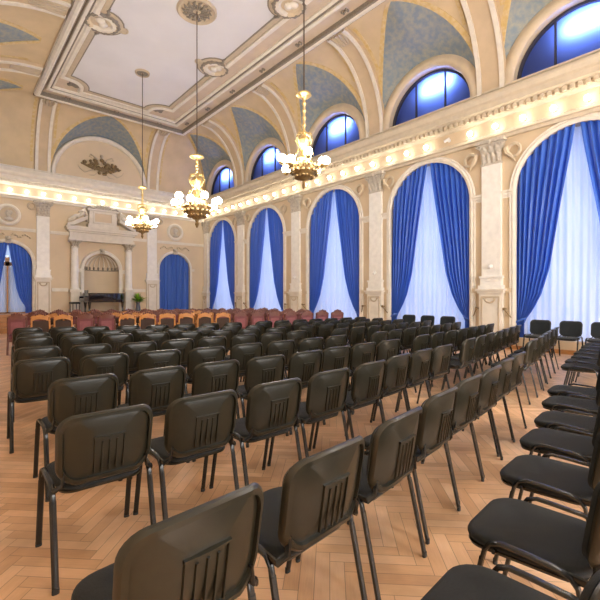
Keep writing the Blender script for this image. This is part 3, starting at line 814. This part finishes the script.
g = G(); wsweep(g, BW, [(CX-NIR, 0.66)] + arc(CX, NIZ, NIR, pi, 0, 30) + [(CX+NIR, 0.66)], [(0.0, 0.02), (0.0, -0.06), (-0.06, -0.10), (-0.14, -0.10), (-0.20, 0.02)]); g.obj('niche_arch', M['white'], ae)
g = G(); wbox(g, BW, CX-.10, CX+.10, NIZ+NIR, NIZ+NIR+.24, 0, -0.16); g.sphere(BW(CX, NIZ+NIR+.14, -.16), 0.09, 8, 6); g.obj('keystone', M['capital'], ae)
for e in (-1, 1):
    g = G()
    for z0, z1, n in ((NIZ-.14, NIZ-.04, 0.06), (NIZ-.04, NIZ+.04, 0.12)): wbox(g, BW, CX+e*(NIR-.0), CX+e*(NIR+.28), z0, z1, 0.0, -n)
    g.obj('impost', M['white'], ae)
    g = G()                                     # raking pediment half
    a, b = CX+e*1.58, CX+e*0.72
    A = [(a, 4.68), (a, 4.78), (b, 5.22), (b, 5.06), (CX+e*1.30, 4.72)]
    if e < 0: A = [(a, 4.68), (CX+e*1.30, 4.72), (b, 5.06), (b, 5.22), (a, 4.78)]
    g.loft([[BW(s, z, 0) for s, z in A], [BW(s, z, -0.42) for s, z in A]], True, True, True); g.obj('pediment', M['white'], ae, ang=25)
    # reclining stucco figure: one continuous skinned body
    fx = CX + e*1.02
    sk = [((0.0, -0.2, 5.16), 0.12), ((-0.10*e, -0.22, 5.30), 0.11), ((-0.16*e, -0.22, 5.44), 0.10), ((-0.18*e, -0.22, 5.53), 0.05), ((-0.20*e, -0.23, 5.61), 0.085),
          ((0.18*e, -0.30, 5.20), 0.085), ((0.36*e, -0.28, 5.06), 0.065), ((0.52*e, -0.26, 4.94), 0.045), ((0.16*e, -0.16, 5.13), 0.085), ((0.34*e, -0.14, 4.98), 0.065), ((0.50*e, -0.14, 4.90), 0.045),
          ((-0.04*e, -0.34, 5.44), 0.05), ((0.10*e, -0.36, 5.34), 0.04), ((-0.24*e, -0.34, 5.38), 0.05), ((-0.26*e, -0.34, 5.24), 0.04)]
    ed = [(0,1), (1,2), (2,3), (3,4), (0,5), (5,6), (6,7), (0,8), (8,9), (9,10), (2,11), (11,12), (2,13), (13,14)]
    me = bpy.data.meshes.new('statue'); me.from_pydata([(fx+p[0], WB+p[1], p[2]) for p, r in sk], ed, []); me.update(); me.materials.append(M['white'])
    st = bpy.data.objects.new('statue', me); COL.objects.link(st); st.parent = ae
    md = st.modifiers.new('skin', 'SKIN')
    for k, (p, r) in enumerate(sk): me.skin_vertices[0].data[k].radius = (r, r)
    me.skin_vertices[0].data[0].use_root = True
    md2 = st.modifiers.new('sub', 'SUBSURF'); md2.levels = 1; md2.render_levels = 1
g = G(); wbox(g, BW, CX-.70, CX+.70, 4.68, 4.86, 0, -0.36); wbox(g, BW, CX-.62, CX+.62, 4.86, 5.52, 0, -0.26); wbox(g, BW, CX-.70, CX+.70, 5.52, 5.60, 0, -0.34); g.obj('attic_block', M['white'], ae, ang=25)
g = G(); wsweep(g, BW, [(CX-.42, 4.96), (CX+.42, 4.96), (CX+.42, 5.44), (CX-.42, 5.44)], [(-.04, -0.25), (-.04, -0.31), (.04, -0.31), (.04, -0.25)], closed=True); g.obj('tablet_frame', M['white'], ae, ang=25)
g = G(); wbox(g, BW, CX-.42, CX+.42, 4.96, 5.44, -0.25, -0.268); g.obj('tablet', M['wallback'], ae)
g = G()                                          # crowning shell and scrolls
for k in range(9):
    a = pi*k/8; g.tube([BW(CX, 5.62, -.24), BW(CX+0.2*cos(a), 5.62+0.14*sin(a), -.28), BW(CX+0.34*cos(a)*1.2, 5.62+0.26*sin(a), -.24)], [0.02, 0.05, 0.035], n=6)
for e in (-1, 1):
    g.tube([BW(CX+e*0.35, 5.64, -.24), BW(CX+e*0.62, 5.72, -.24), BW(CX+e*0.72, 5.62, -.24), BW(CX+e*0.66, 5.45, -.24)], [0.05, 0.06, 0.05, 0.03], n=6)
    g.tube([BW(CX+e*0.66, 5.45, -.22), BW(CX+e*0.78, 5.2, -.22), BW(CX+e*0.70, 4.95, -.22)], [0.05, 0.08, 0.05], n=6)
g.obj('crest', M['capital'], ae)
g = G()                                          # pierced band across the niche head
for k in range(11):
    a = pi*(k+0.5)/11; g.lathe([(0.03, NIZ+.02), (0.05, NIZ+.10), (0.03, NIZ+.18)], 8, (CX-(NIR-.03)*cos(a), WB+0.58*sin(a), 0))
rings = [[(CX-(NIR-.01)*cos(pi*i/12), WB+0.60*sin(pi*i/12), z) for z in (NIZ-.02, NIZ+.03)] for i in range(13)]; g.loft(rings, closed=False)
g.obj('niche_balusters', M['greyline'], ae)
g = G()
for k in range(9):
    a = pi*(k+.5)/9
    g.tube([(CX-0.74*cos(a)*cos(b), WB+0.56*sin(a)*cos(b), NIZ+0.74*sin(b)) for b in (0.25, 0.6, 1.0, 1.35)], [0.03, 0.026, 0.02, 0.01], n=5)
g.obj('niche_shell', M['white'], ae)

# ---- stage
g = G(); g.box(0.6, WR-.02, 19.9, WB+.02, 0, 0.60); g.box(0.56, WR-.02, 19.84, 20.0, 0.60, 0.66); g.box(0.6, WR-.02, 20.0, WB+.6, 0.60, 0.66)
struct(g.obj('floor_stage', M['wood'], ang=25))
g = G()
for k in range(3): g.box(1.2, 2.5, 19.0+0.3*k, 19.86, 0.0 if k == 0 else 0.2*k, 0.2*(k+1))
tag(g.obj('stage_steps', M['wood'], ang=25), 'honey wooden steps up to the stage below the open doorway', 'steps')
# baseboard
g = G(); g.box(WR-.10, WR+.01, WF, 19.8, 0, 0.10); struct(g.obj('baseboard_right', M['wood'], smooth=False))

# ================================================================== LAMPS
def bulb_proto():
    t = thing('cornice_lamp', '', 'lamp', (0, 0, 0), 0, 'lit bulbs along the cornice')
    g = G(); g.lathe([(0.055, 0.0), (0.055, -0.02), (0.03, -0.04), (0.028, -0.09), (0.036, -0.10)], 10, axis='y'); g.obj('socket', M['gilt'], t)
    g = G(); g.sphere((0, -0.15, 0), 0.070, 10, 7); g.obj('bulb', M['bulb'], t)
    return t
p0 = bulb_proto(); first = True
ys = [WF+0.6+0.70*k for k in range(40)]; ys = [y for y in ys if y < WB-.5]
ys = [2.13+0.70*k for k in range(-9, 28) if k != 6]
seen = [y for y in ys if y > 2.2]
for y in ys:
    lab = ('lit globe bulb on the window-wall cornice, %s counted from the hall corner' % ORD[len([q for q in seen if q >= y])-1]) if y in seen else 'lit globe bulb on the window-wall cornice beyond the picture edge'
    if first: p0['label'] = lab; p0.location = RW(y, 5.98, -0.09); p0.rotation_euler = (0, 0, -pi/2); first = False
    else: dup(p0, RW(y, 5.98, -0.09), -pi/2, lab)
xs = [0.25+0.62*k for k in range(18)]; vis = [x for x in xs if x > 1.6]
for x in xs:
    lab = ('lit globe bulb on the back-wall cornice, %s counted from the doorway side' % ORD[vis.index(x)]) if x in vis else 'lit globe bulb on the back-wall cornice beyond the picture edge'
    dup(p0, BW(x, 5.98, -0.09), 0, lab)
ysl = [-3+0.9*k for k in range(26)]
for y in ysl:
    dup(p0, (WL+0.09, y, 5.98), pi/2, 'lit globe bulb on the unseen wall cornice beyond the picture edge')
# little camera fixed among the lamps
o = thing('security_camera', 'small white security camera on the cornice between the bulbs', 'security camera', RW(6.33, 6.02, -0.09), -pi/2)
g = G(); g.lathe([(0.05, 0), (0.05, -0.03), (0.02, -0.05), (0.02, -0.10)], 10, axis='y'); g.obj('mount', M['dome'], o)
g = G(); g.tube([(0.06, -0.10, 0.03), (-0.08, -0.16, -0.05)], 0.04, n=8); g.obj('housing', M['dome'], o)
# small dome speakers on the pilaster shafts
for k, p in enumerate(PIL[2:5]):
    o = thing('wall_sensor', 'small white dome device on the %s window pilaster from the picture edge' % ORD[k], 'sensor', RW(p, 2.22, -0.11), -pi/2, 'dome devices on the pilasters')
    g = G(); g.lathe([(0.06, 0), (0.06, -0.03), (0.04, -0.05)], 10, axis='y'); g.obj('base', M['dome'], o)
    g = G(); g.sphere((0, -0.07, -0.02), 0.05, 8, 6); g.obj('dome', M['dome'], o)

def chandelier(x, y, zg, R, n, gr, label, ztop, rod=True):
    o = thing('chandelier', label, 'chandelier', (x, y, zg), 0, 'gilt chandeliers down the middle of the hall')
    k = R/0.5
    H = ztop - zg
    g = G(); g.lathe([(1e-6, H+.02), (0.03, H+.02), (0.15*k, H), (0.17*k, H-.04), (0.12*k, H-.08), (0.05, H-.10), (0.035, H-.14)], 16); g.obj('crown', M['gilt'], o)
    prof = [(0.03, H-.14)]
    m = 5
    for i in range(m):
        z = H-.14 - (H-.14-0.55*k)*(i+1)/m
        zz = H-.14 - (H-.14-0.55*k)*(i+0.5)/m
        prof += [(0.028, zz+.05), (0.05*k, zz), (0.028, zz-.05), (0.03, z)]
    prof += [(0.09*k, 0.52*k), (0.15*k, 0.44*k), (0.12*k, 0.32*k), (0.07*k, 0.24*k), (0.10*k, 0.12*k), (0.16*k, 0.02*k), (0.12*k, -0.10*k), (0.10*k, -0.20*k)]
    g = G(); g.lathe(prof, 14); g.obj('stem', M['gilt'], o)
    g = G()                                     # openwork scrolls round the stem
    for i in range(6):
        a = 2*pi*i/6
        g.tube([(r*k*cos(a), r*k*sin(a), z*k) for r, z in ((0.05, 0.62), (0.17, 0.58), (0.20, 0.46), (0.14, 0.36), (0.09, 0.28), (0.17, 0.20), (0.22, 0.10))], 0.018*k, n=6)
    g.obj('scrollwork', M['gilt'], o)
    g = G(); g.lathe([(0.10*k, -0.06*k), (0.24*k, -0.10*k), (0.33*k, -0.16*k), (0.30*k, -0.26*k), (0.20*k, -0.36*k), (0.10*k, -0.44*k), (0.05*k, -0.46*k), (0.03*k, -0.52*k), (0.05*k, -0.56*k), (0.02*k, -0.64*k), (1e-6, -0.66*k)], 24); g.obj('bowl', M['giltd'], o)
    g = G()
    for i in range(16):
        a = 2*pi*i/16
        for r, z in ((0.33, -0.16), (0.29, -0.27), (0.2, -0.37)): g.sphere((r*k*cos(a), r*k*sin(a), z*k), 0.04*k, 6, 5)
    g.obj('leaf_ornament', M['giltd'], o)
    if rod:
        g = G(); g.tube([(0, 0, H), (0, 0, ZC-zg-.03)], 0.014, n=6); g.obj('suspension_rod', M['dark'], o)
    for i in range(n):
        a = 2*pi*(i+0.3)/n; up = 0.02 if i % 2 else -0.10
        f = lambda r, z: (r*cos(a), r*sin(a), z)
        g = G(); g.tube([f(0.16*k, 0.0), f(0.28*k, -0.16*k), f(0.42*k, -0.20*k), f(R*0.97, -0.12*k+up), f(R, up-gr*0.9)], 0.016, n=6); arm = g.obj('arm', M['gilt'], o)
        g = G(); g.lathe([(0.02, up-gr-.04), (0.06, up-gr-.01), (0.065, up-gr+.02)], 10, f(R, 0)); g.obj('lamp_cup', M['gilt'], arm)
        g = G(); g.sphere(f(R, up), gr, 14, 9); g.obj('globe', M['globe'], arm)
    return o
M['giltd'] = mat('dark_gilt', (0.42, 0.28, 0.12), 0.45, metal=0.5, noise=0.4, nscale=18)
chandelier(5.60, 15.5, 4.22, 0.50, 10, 0.085, 'smaller gilt chandelier hanging in front of the stage niche', 5.5)
chandelier(5.60, 11.1, 4.22, 0.62, 10, 0.105, 'middle gilt chandelier hanging over the armchair rows', 5.52)
chandelier(5.60, 6.35, 4.20, 0.46, 8, 0.088, 'gilt chandelier hanging over the black chair rows, third out from the stage', 5.58)
chandelier(5.60, 0.3, 4.20, 0.50, 8, 0.10, 'added gilt chandelier beyond the picture edge', 5.58)  # added unseen chandelier, fill light for the near rows
chandelier(5.60, -2.6, 4.20, 0.50, 8, 0.10, 'added gilt chandelier behind the camera', 5.58)  # also added out of view, more fill from behind
rosette('ceiling_medallion', 5.60, 15.5, 0.26, 'small round ceiling medallion above the chandelier by the stage', 'ceiling medallions over the chandeliers')
rosette('ceiling_medallion', 5.60, 11.1, 0.58, 'large round leaf medallion on the ceiling above the middle chandelier', 'ceiling medallions over the chandeliers')

# ================================================================== STACKING CHAIRS
def rrect(w, h, r, n=6):
    pts = []
    for cx_, cz_, a0 in ((w/2-r, h/2-r, 0), (-w/2+r, h/2-r, pi/2), (-w/2+r, -h/2+r, pi), (w/2-r, -h/2+r, 3*pi/2)):
        pts += [(cx_+r*cos(a0+pi/2*k/n), cz_+r*sin(a0+pi/2*k/n)) for k in range(n+1)]
    return pts
def make_chair():
    t = thing('stacking_chair', '', 'chair', (0, 0, 0), 0, 'black stacking chairs in rows')
    # seat cushion: rounded slab, sides pulled in to the back, front rolled
    def seat_ring(w, d, r, z, dome=0.0):
        out = []
        for x, y in rrect(w, d, r):
            k = 1 - 0.05*(0.5 - y/d)          # slightly narrower toward the back
            zz = z - 0.020*max(0, (y/d-0.22))**1.0*2*0.6 - dome
            out.append((x*k, y+0.02, zz))
        return out
    g = G()
    R = [seat_ring(0.405, 0.40, 0.09, 0.428), seat_ring(0.435, 0.43, 0.105, 0.436), seat_ring(0.445, 0.44, 0.11, 0.450), seat_ring(0.435, 0.43, 0.105, 0.463), seat_ring(0.40, 0.395, 0.075, 0.470), seat_ring(0.30, 0.28, 0.05, 0.470, 0.003), seat_ring(0.10, 0.10, 0.02, 0.470, 0.006)]
    g.loft(R, True, True, True); g.obj('seat', M['fabric'], t, ang=60)
    g = G(); g.loft([seat_ring(0.36, 0.34, 0.05, 0.408), seat_ring(0.42, 0.40, 0.07, 0.418), seat_ring(0.43, 0.41, 0.07, 0.430)], True, True, True); g.obj('seat_pan', M['plastic'], t)
    # backrest shell
    BH, BWD, ZB = 0.345, 0.468, 0.655
    def bp(x, z, off):
        """x across, z from centre, off = toward the back (-y)"""
        lean = -0.235 - 0.055*(z/BH+0.5) + 0.02*(z/BH)**2
        curve = 0.055*(x/(BWD/2))**2
        low = -0.025*(1-(x/(BWD/2))**2) * max(0, -(z/BH)*2)**2    # lower edge sags in the middle
        return (x*(1 - 0.05*max(0, -z/BH)), lean + curve - off, ZB + z + low)
    def ring(w, h, r, off): return [bp(x, z, off) for x, z in rrect(w, h, r, 7)]
    g = G()
    R = [ring(0.1, 0.06, 0.02, -0.002), ring(0.36, 0.23, 0.04, -0.002), ring(0.455, 0.325, 0.075, -0.004), ring(BWD, BH, 0.085, 0.006), ring(BWD-.004, BH-.004, 0.085, 0.018), ring(BWD-.020, BH-.020, 0.08, 0.027), ring(BWD-.052, BH-.052, 0.07, 0.027), ring(BWD-.060, BH-.060, 0.066, 0.011), ring(BWD-.085, BH-.085, 0.06, 0.013), ring(0.34, 0.24, 0.05, 0.013), ring(0.27, 0.19, 0.04, 0.013), ring(0.20, 0.14, 0.03, 0.013), ring(0.13, 0.09, 0.02, 0.013), ring(0.06, 0.04, 0.01, 0.013)]
    g.loft(R, True, True, True); back = g.obj('backrest', M['plastic'], t, ang=32)
    g = G()                                         # raised grille moulded in the shell
    x0, x1, z1, z0 = -0.070, 0.070, 0.045, -0.125
    def strip(a, b, w, h=0.012):
        n = 5; rr_ = []
        for k in range(n+1):
            x = a[0]+(b[0]-a[0])*k/n; z = a[1]+(b[1]-a[1])*k/n
            dx, dz = (w/2, 0) if abs(b[1]-a[1]) > abs(b[0]-a[0]) else (0, w/2)
            rr_.append([bp(x-dx, z-dz, 0.012), bp(x-dx*.6, z-dz*.6, 0.014+h), bp(x+dx*.6, z+dz*.6, 0.014+h), bp(x+dx, z+dz, 0.012)])
        g.loft(rr_, False, False, False); g.add(rr_[0], [(0,1,2,3)]); g.add(rr_[-1], [(0,1,2,3)])
    strip((x0, z0), (x0, z1), 0.009, 0.007); strip((x1, z0), (x1, z1), 0.009, 0.007); strip((x0-.006, z1), (x1+.006, z1), 0.012, 0.010)
    for k in (-0.035, 0.0, 0.035): strip((k, z0), (k, z1-.02), 0.011, 0.005)
    g.obj('grille_relief', M['plastic'], back)
    g = G(); R = [ring(0.41, 0.28, 0.06, 0.0), ring(0.435, 0.305, 0.07, -0.012), ring(0.42, 0.29, 0.065, -0.030), ring(0.34, 0.22, 0.05, -0.036), ring(0.1, 0.06, 0.02, -0.038)]
    g.loft(R, True, True, True); g.obj('back_pad', M['fabric'], back, ang=60)
    for e in (-1, 1):
        # side rail with rounded bends, front to rear
        X = e*0.236
        path = [(X, 0.142, 0.395), (X, 0.132, 0.436), (X, 0.112, 0.466), (X, 0.075, 0.480), (X, 0.0, 0.478), (X, -0.10, 0.472), (X, -0.145, 0.460), (X, -0.168, 0.432), (X, -0.176, 0.39)]
        g = G(); g.tube(path, 0.0095, 0.0145, n=8, up=(1, 0, 0)); g.obj('side_rail', M['tube'], t)
        for (ya, yb_) in ((0.142, 0.225), (-0.176, -0.262)):
            a = Vector((X, ya, 0.40)); b = Vector((e*0.238, yb_, 0.012))
            g = G(); g.tube([tuple(a), tuple(a.lerp(b, 0.5)), tuple(b)], 0.0105, 0.0158, n=8, up=(1, 0, 0)); lg = g.obj('leg', M['tube'], t)
            g = G(); g.tube([(b.x, b.y, 0.0), (b.x, b.y, 0.025)], 0.0165, 0.0112, n=8, up=(0, 1, 0)); g.obj('foot_cap', M['cap'], lg)
        # bracket joining rail and backrest
        b0 = Vector(bp(e*0.20, -BH/2+.02, 0.012))
        g = G(); g.tube([(X*0.98, -0.14, 0.458), (e*0.236, -0.20, 0.458), (b0.x*1.04, b0.y-.012, 0.48), (b0.x, b0.y-.010, 0.545)], 0.016, 0.008, n=8, up=(1, 0, 0)); g.obj('back_bracket', M['tube'], t)
        g = G(); g.tube([(e*0.240, 0.10, 0.440), (e*0.17, 0.10, 0.420), (-e*0.0, 0.10, 0.418)], 0.009, n=6); g.obj('cross_tube', M['tube'], t)
    return t
chair0 = make_chair(); used = [False]
BT = 0.300                                           # back top lies this far behind the chair's origin
def chair(bx, by, rz, label, group=None):
    """place by the position of the top of the back"""
    loc = (bx - BT*sin(rz), by + BT*cos(rz), 0)
    if not used[0]:
        used[0] = True; chair0.location = loc; chair0.rotation_euler = (0, 0, rz); chair0['label'] = label
        if group: chair0['group'] = group
        return
    dup(chair0, loc, rz, label, group)
ROWS = {
 1: [(0.52,1.03),(1.10,1.10),(1.69,1.19),(2.28,1.31),(2.82,1.41),(3.31,1.49),(3.84,1.60),(4.36,1.69)],
 2: [(0.60,2.20),(1.14,2.19),(1.69,2.20),(2.26,2.25),(2.82,2.30),(3.38,2.41),(3.90,2.48),(4.39,2.54)],
 3: [(0.74,3.24),(1.28,3.22),(1.81,3.21),(2.33,3.19),(2.86,3.20),(3.38,3.26),(3.90,3.30),(4.37,3.32)],
 4: [(0.69,4.43),(1.24,4.36),(1.74,4.26),(2.23,4.19),(2.77,4.19),(3.29,4.18),(3.78,4.17),(4.30,4.20)],
 5: [(0.79,5.52),(1.29,5.36),(1.81,5.24),(2.33,5.24),(2.85,5.25),(3.36,5.23),(3.88,5.23),(4.40,5.24)],
 6: [(0.96,6.85),(1.47,6.70),(1.99,6.56),(2.47,6.42),(2.96,6.28),(3.45,6.16),(3.95,6.08),(4.40,5.98)],
 7: [(1.10,7.66),(1.60,7.50),(2.07,7.30),(2.55,7.15),(3.02,7.03),(3.50,6.93),(3.98,6.85),(4.46,6.78)],
 8: [(1.19,8.88),(1.68,8.64),(2.16,8.40),(2.65,8.20),(3.14,8.05),(3.62,7.92),(4.10,7.82),(4.58,7.74)]}
rj = random.Random(11)
for r in ROWS:                       # keep neighbours from touching
    for i in range(3, -1, -1) if r < 6 else ():
        ROWS[r][i] = (min(ROWS[r][i][0], ROWS[r][i+1][0]-0.525), ROWS[r][i][1])
    for i in range(5 if r < 6 else 1, 8):
        ROWS[r][i] = (max(ROWS[r][i][0], ROWS[r][i-1][0]+0.525), ROWS[r][i][1])
SHIFT = {5: 0.07, 6: 0.0, 7: -0.04, 8: -0.06}
for r in ROWS:
    q = SHIFT.get(r, 0.042); ROWS[r] = [(x+0.756*q, y-0.654*q) for x, y in ROWS[r]]
for r, pts in ROWS.items():
    for i, (x, y) in enumerate(pts):
        a = pts[max(i-1, 0)]; b = pts[min(i+1, 7)]
        sl = atan2(b[1]-a[1], b[0]-a[0])
        rz = sl*(0.7 if r < 3 else 0.3) + rj.uniform(-0.02, 0.02)
        chair(x, y, rz, 'black stacking chair before the aisle, %s from the aisle, %s row ahead' % (ORD[7-i], ORD[r-1]), 'black chairs between the open parquet and the aisle')
# row whose seats face the camera's own side
for i, (x, y) in enumerate([(1.17,0.52),(1.76,0.64),(2.39,0.78),(2.99,0.91),(3.55,1.02),(4.15,1.17),(4.72,1.31)]):
    x += 0.07; y -= 0.326
    chair(x, y, 0.10+rj.uniform(-0.03, 0.03), 'black chair with its padded seat in full view, %s from the aisle gap' % ORD[6-i], 'seats of the row beside the camera')
RB2 = {0: (6.52, 1.40, 0.17, 0.54, 7), 1: (5.96, 2.08, 0.20, 0.54, 6), 2: (5.45, 2.70, 0.19, 0.54, 7), 3: (5.42, 3.40, 0.14, 0.54, 7), 4: (5.40, 4.19, 0.12, 0.54, 7), 5: (5.40, 5.05, 0.08, 0.53, 7), 6: (5.45, 6.0, 0.04, 0.53, 7), 7: (5.5, 6.85, 0.0, 0.53, 7), 8: (5.6, 7.7, -0.05, 0.53, 7)}
for r, (x0, y0, sl, dx, n) in RB2.items():
    for i in range(n):
        x = x0+dx*i + rj.uniform(-.008, .008); y = y0+sl*(x-x0) + rj.uniform(-.02, .02)
        lab = 'black stacking chair beyond the aisle, %s from the aisle, %s row ahead' % (ORD[i], ORD[r])
        chair(x, y, atan2(sl, 1)*0.8+rj.uniform(-0.015, 0.015), lab, 'black chairs between the aisle and the windows')
for y, lab in ((3.72, 'black chair against the sheer curtain, first of three toward the drape'), (3.08, 'black chair against the sheer curtain, middle of three'), (2.46, 'black chair against the sheer curtain, last of three at the picture edge'),
               (7.45, 'black chair under the second window, first of three toward the hall corner'), (6.80, 'black chair under the second window, middle of three'), (6.15, 'black chair under the second window, last of three toward the pilaster')):
    chair(11.0, y, pi/2, lab, 'black chairs lined along the window wall')

# ================================================================== ARMCHAIRS
def make_armchair(kind):
    t = thing('armchair', '', 'armchair', (0, 0, 0), 0, 'upholstered armchairs before the stage')
    wood = M['woodorange'] if kind == 'o' else M['woodred']; uph = M['brownuph'] if kind == 'o' else M['burg']
    for e in (-1, 1):
        g = G(); g.tube([(e*0.24, -0.30, 0), (e*0.24, -0.25, 0.45), (e*0.235, -0.29, 0.80), (e*0.23, -0.33, 0.90)], 0.024, 0.028, n=6); g.obj('back_post', wood, t)
        g = G(); g.tube([(e*0.25, 0.24, 0), (e*0.25, 0.22, 0.64)], [0.020, 0.028], n=6); g.obj('leg', wood, t)
        g = G(); g.tube([(e*0.24, -0.27, 0.66), (e*0.265, 0.0, 0.67), (e*0.25, 0.26, 0.65)], 0.03, 0.02, n=6); g.obj('armrest', wood, t)
    # arched crest rail with a carved top
    g = G(); rings = []
    for k in range(13):
        u = -1+2*k/12; x = u*0.25; top = 0.905+0.055*(1-u*u); bot = 0.785+0.060*(1-u*u); y = -0.315+0.03*u*u
        rings.append([(x, y-.02, bot), (x, y-.028, top), (x, y+.02, top), (x, y+.012, bot)])
    g.loft(rings, True, True, True); cr = g.obj('crest_rail', wood, t)
    g = G()
    for k in range(5):
        g.sphere((-0.12+0.06*k, -0.33, 0.955+0.03*(1-abs(k-2)/2)), 0.032, 6, 5)
    g.obj('carving', M['woodred'], cr)
    g = G(); g.box(-0.205, 0.205, -0.30, -0.255, 0.52, 0.80) if kind == 'o' else g.box(-0.215, 0.215, -0.325, -0.25, 0.50, 0.86)
    g.obj('back_panel', uph, t, ang=25)
    if kind != 'o':
        g = G(); g.box(-0.15, 0.15, -0.335, -0.32, 0.54, 0.78); g.obj('back_inset', M['burg2'], t)
    g = G(); g.loft([[(x, y-.01, z) for x, y in rrect(w, d, 0.05)] for w, d, z in ((0.46, 0.46, 0.36), (0.50, 0.50, 0.40), (0.50, 0.50, 0.45), (0.44, 0.44, 0.49))], True, True, True); g.obj('seat', uph, t)
    g = G(); g.box(-0.24, 0.24, -0.25, 0.23, 0.30, 0.37); g.obj('seat_rail', wood, t)
    done = set()
    for q in [c for c in t.children] + [d for c in t.children for d in c.children]:
        if q.data.name in done: continue
        done.add(q.data.name)
        for v in q.data.vertices: v.co.x *= 0.80
    return t
M['burg2'] = mat('rose_upholstery_inset', (0.27, 0.095, 0.105), 0.8, noise=0.2, nscale=10)
arm_o = make_armchair('o'); arm_b = make_armchair('b'); au = {'o': False, 'b': False}
def armchair(kind, x, y, rz, label, group):
    p = arm_o if kind == 'o' else arm_b
    if not au[kind]:
        au[kind] = True; p.location = (x, y, 0); p.rotation_euler = (0, 0, rz); p['label'] = label; p['group'] = group; return
    dup(p, (x, y, 0), rz, label, group)
f_, yaw = 410.75, 0.713
FRONT = 'booboobbooooooobbbbbbbbb'
def rowline(y0, sl, xs0, n, dx, rr_, names, kinds):
    for i in range(n):
        x = xs0+dx*i; y = y0+sl*(x-1.6)
        k = kinds[i % len(kinds)]
        lab = ('wooden armchair with an orange arched crest, %s place from the doorway end, %s armchair row' if k == 'o' else 'burgundy upholstered armchair, %s place from the doorway end, %s armchair row') % (ORD[i], names)
        armchair(k, x, y, atan2(sl, 1)*0.8, lab, 'armchairs of the %s armchair row' % names)
rowline(12.05, -0.42, 1.40, 18, 0.45, 0, 'first', 'boobboooooobbbbbbbb')
rowline(13.0, -0.42, 1.85, 16, 0.45, 0, 'second', 'bobboobboobbbbbbbbb')
rowline(13.95, -0.42, 2.05, 16, 0.45, 0, 'third', 'bbobbbobbobbbbbbbbb')
rowline(14.9, -0.42, 2.25, 15, 0.45, 0, 'fourth', 'bbbobobbbobbbbbbbbb')

# ================================================================== STAGE FURNITURE
ZST = 0.66
pn = thing('grand_piano', 'black grand piano on the stage in front of the niche', 'piano', (5.75, 20.75, ZST), 0)
def piano_outline(off=0.0):
    P = [(-0.85, -0.72), (-0.30, -0.72), (0.20, -0.70), (0.55, -0.50), (0.78, -0.20), (0.92, 0.05), (0.95, 0.28), (0.85, 0.46), (0.60, 0.52), (0.0, 0.52), (-0.85, 0.52)]
    return [(x*(1+off), y*(1+off)) for x, y in P]
k_ = 0.92
def pout(z, off=0.0): return [(x, y*0.75+.05, z) for x, y in piano_outline(off)]
g = G(); g.loft([pout(0.46, -.02), pout(0.50), pout(0.84), pout(0.85, -.01)], True, True, True); g.obj('case', M['piano'], pn, ang=25)
g = G(); g.loft([pout(0.855, 0.01), pout(0.885, 0.015), pout(0.89, 0.0)], True, True, True); g.obj('lid', M['piano'], pn, ang=25)
g = G(); g.box(-1.02, -0.84, -0.50, 0.44, 0.52, 0.62); g.box(-1.02, -0.84, -0.50, -0.42, 0.62, 0.74); g.box(-1.02, -0.84, 0.36, 0.44, 0.62, 0.74); g.obj('keyboard_case', M['piano'], pn, ang=25)
g = G(); g.box(-1.00, -0.87, -0.41, 0.35, 0.62, 0.645); g.obj('keyboard', M['ivory'], pn)
g = G(); g.box(-0.84, -0.81, -0.30, 0.26, 0.84, 1.02); g.obj('music_stand', M['piano'], pn)
for x, y in ((-0.78, -0.38), (-0.78, 0.34), (0.82, 0.12)):
    g = G(); g.lathe([(0.03, 0), (0.045, 0.06), (0.035, 0.10), (0.06, 0.35), (0.08, 0.48)], 10, (x, y, 0)); g.obj('leg', M['piano'], pn)
g = G(); g.box(-0.70, -0.66, -0.03, 0.05, 0.05, 0.54); g.box(-0.74, -0.62, -0.12, 0.14, 0.04, 0.08); g.obj('pedal_lyre', M['piano'], pn)
bn = thing('piano_bench', 'black piano bench beside the keyboard on the stage', 'bench', (4.45, 20.75, ZST), 0)
g = G(); g.loft([[(x, y, z) for x, y in rrect(w, d, 0.03)] for w, d, z in ((0.32, 0.62, 0.40), (0.34, 0.64, 0.43), (0.34, 0.64, 0.46), (0.28, 0.58, 0.48))], True, True, True); g.obj('seat', M['fabric'], bn)
for x in (-.13, .13):
    for y in (-.27, .27):
        g = G(); g.tube([(x, y, 0), (x, y, 0.41)], 0.02, n=6); g.obj('leg', M['piano'], bn)
pl = thing('potted_plant', 'bright green potted plant on the stage between piano and pilaster', 'plant', (7.28, 20.75, ZST), 0)
g = G(); g.lathe([(0.10, 0), (0.13, 0.05), (0.10, 0.25), (0.08, 0.38), (0.12, 0.46), (0.11, 0.46)], 14); g.obj('pot', M['pot'], pl)
g = G(); rr = random.Random(5)
for k in range(110):
    a = rr.uniform(0, 2*pi); el = rr.uniform(0.1, 1.45); L_ = rr.uniform(0.30, 0.54)
    d = Vector((cos(a)*cos(el), sin(a)*cos(el), sin(el))); p = Vector((0, 0, 0.46))
    tip = p + d*L_*1.05 + Vector((0, 0, -0.10*cos(el))); side = d.cross(Vector((0, 0, 1))).normalized()*rr.uniform(0.025, 0.05)
    md_ = p.lerp(tip, 0.55) + Vector((0, 0, 0.05))
    g.add([p, md_+side, tip, md_-side], [(0, 1, 2, 3)])
g.obj('leaves', M['leaf'], pl)
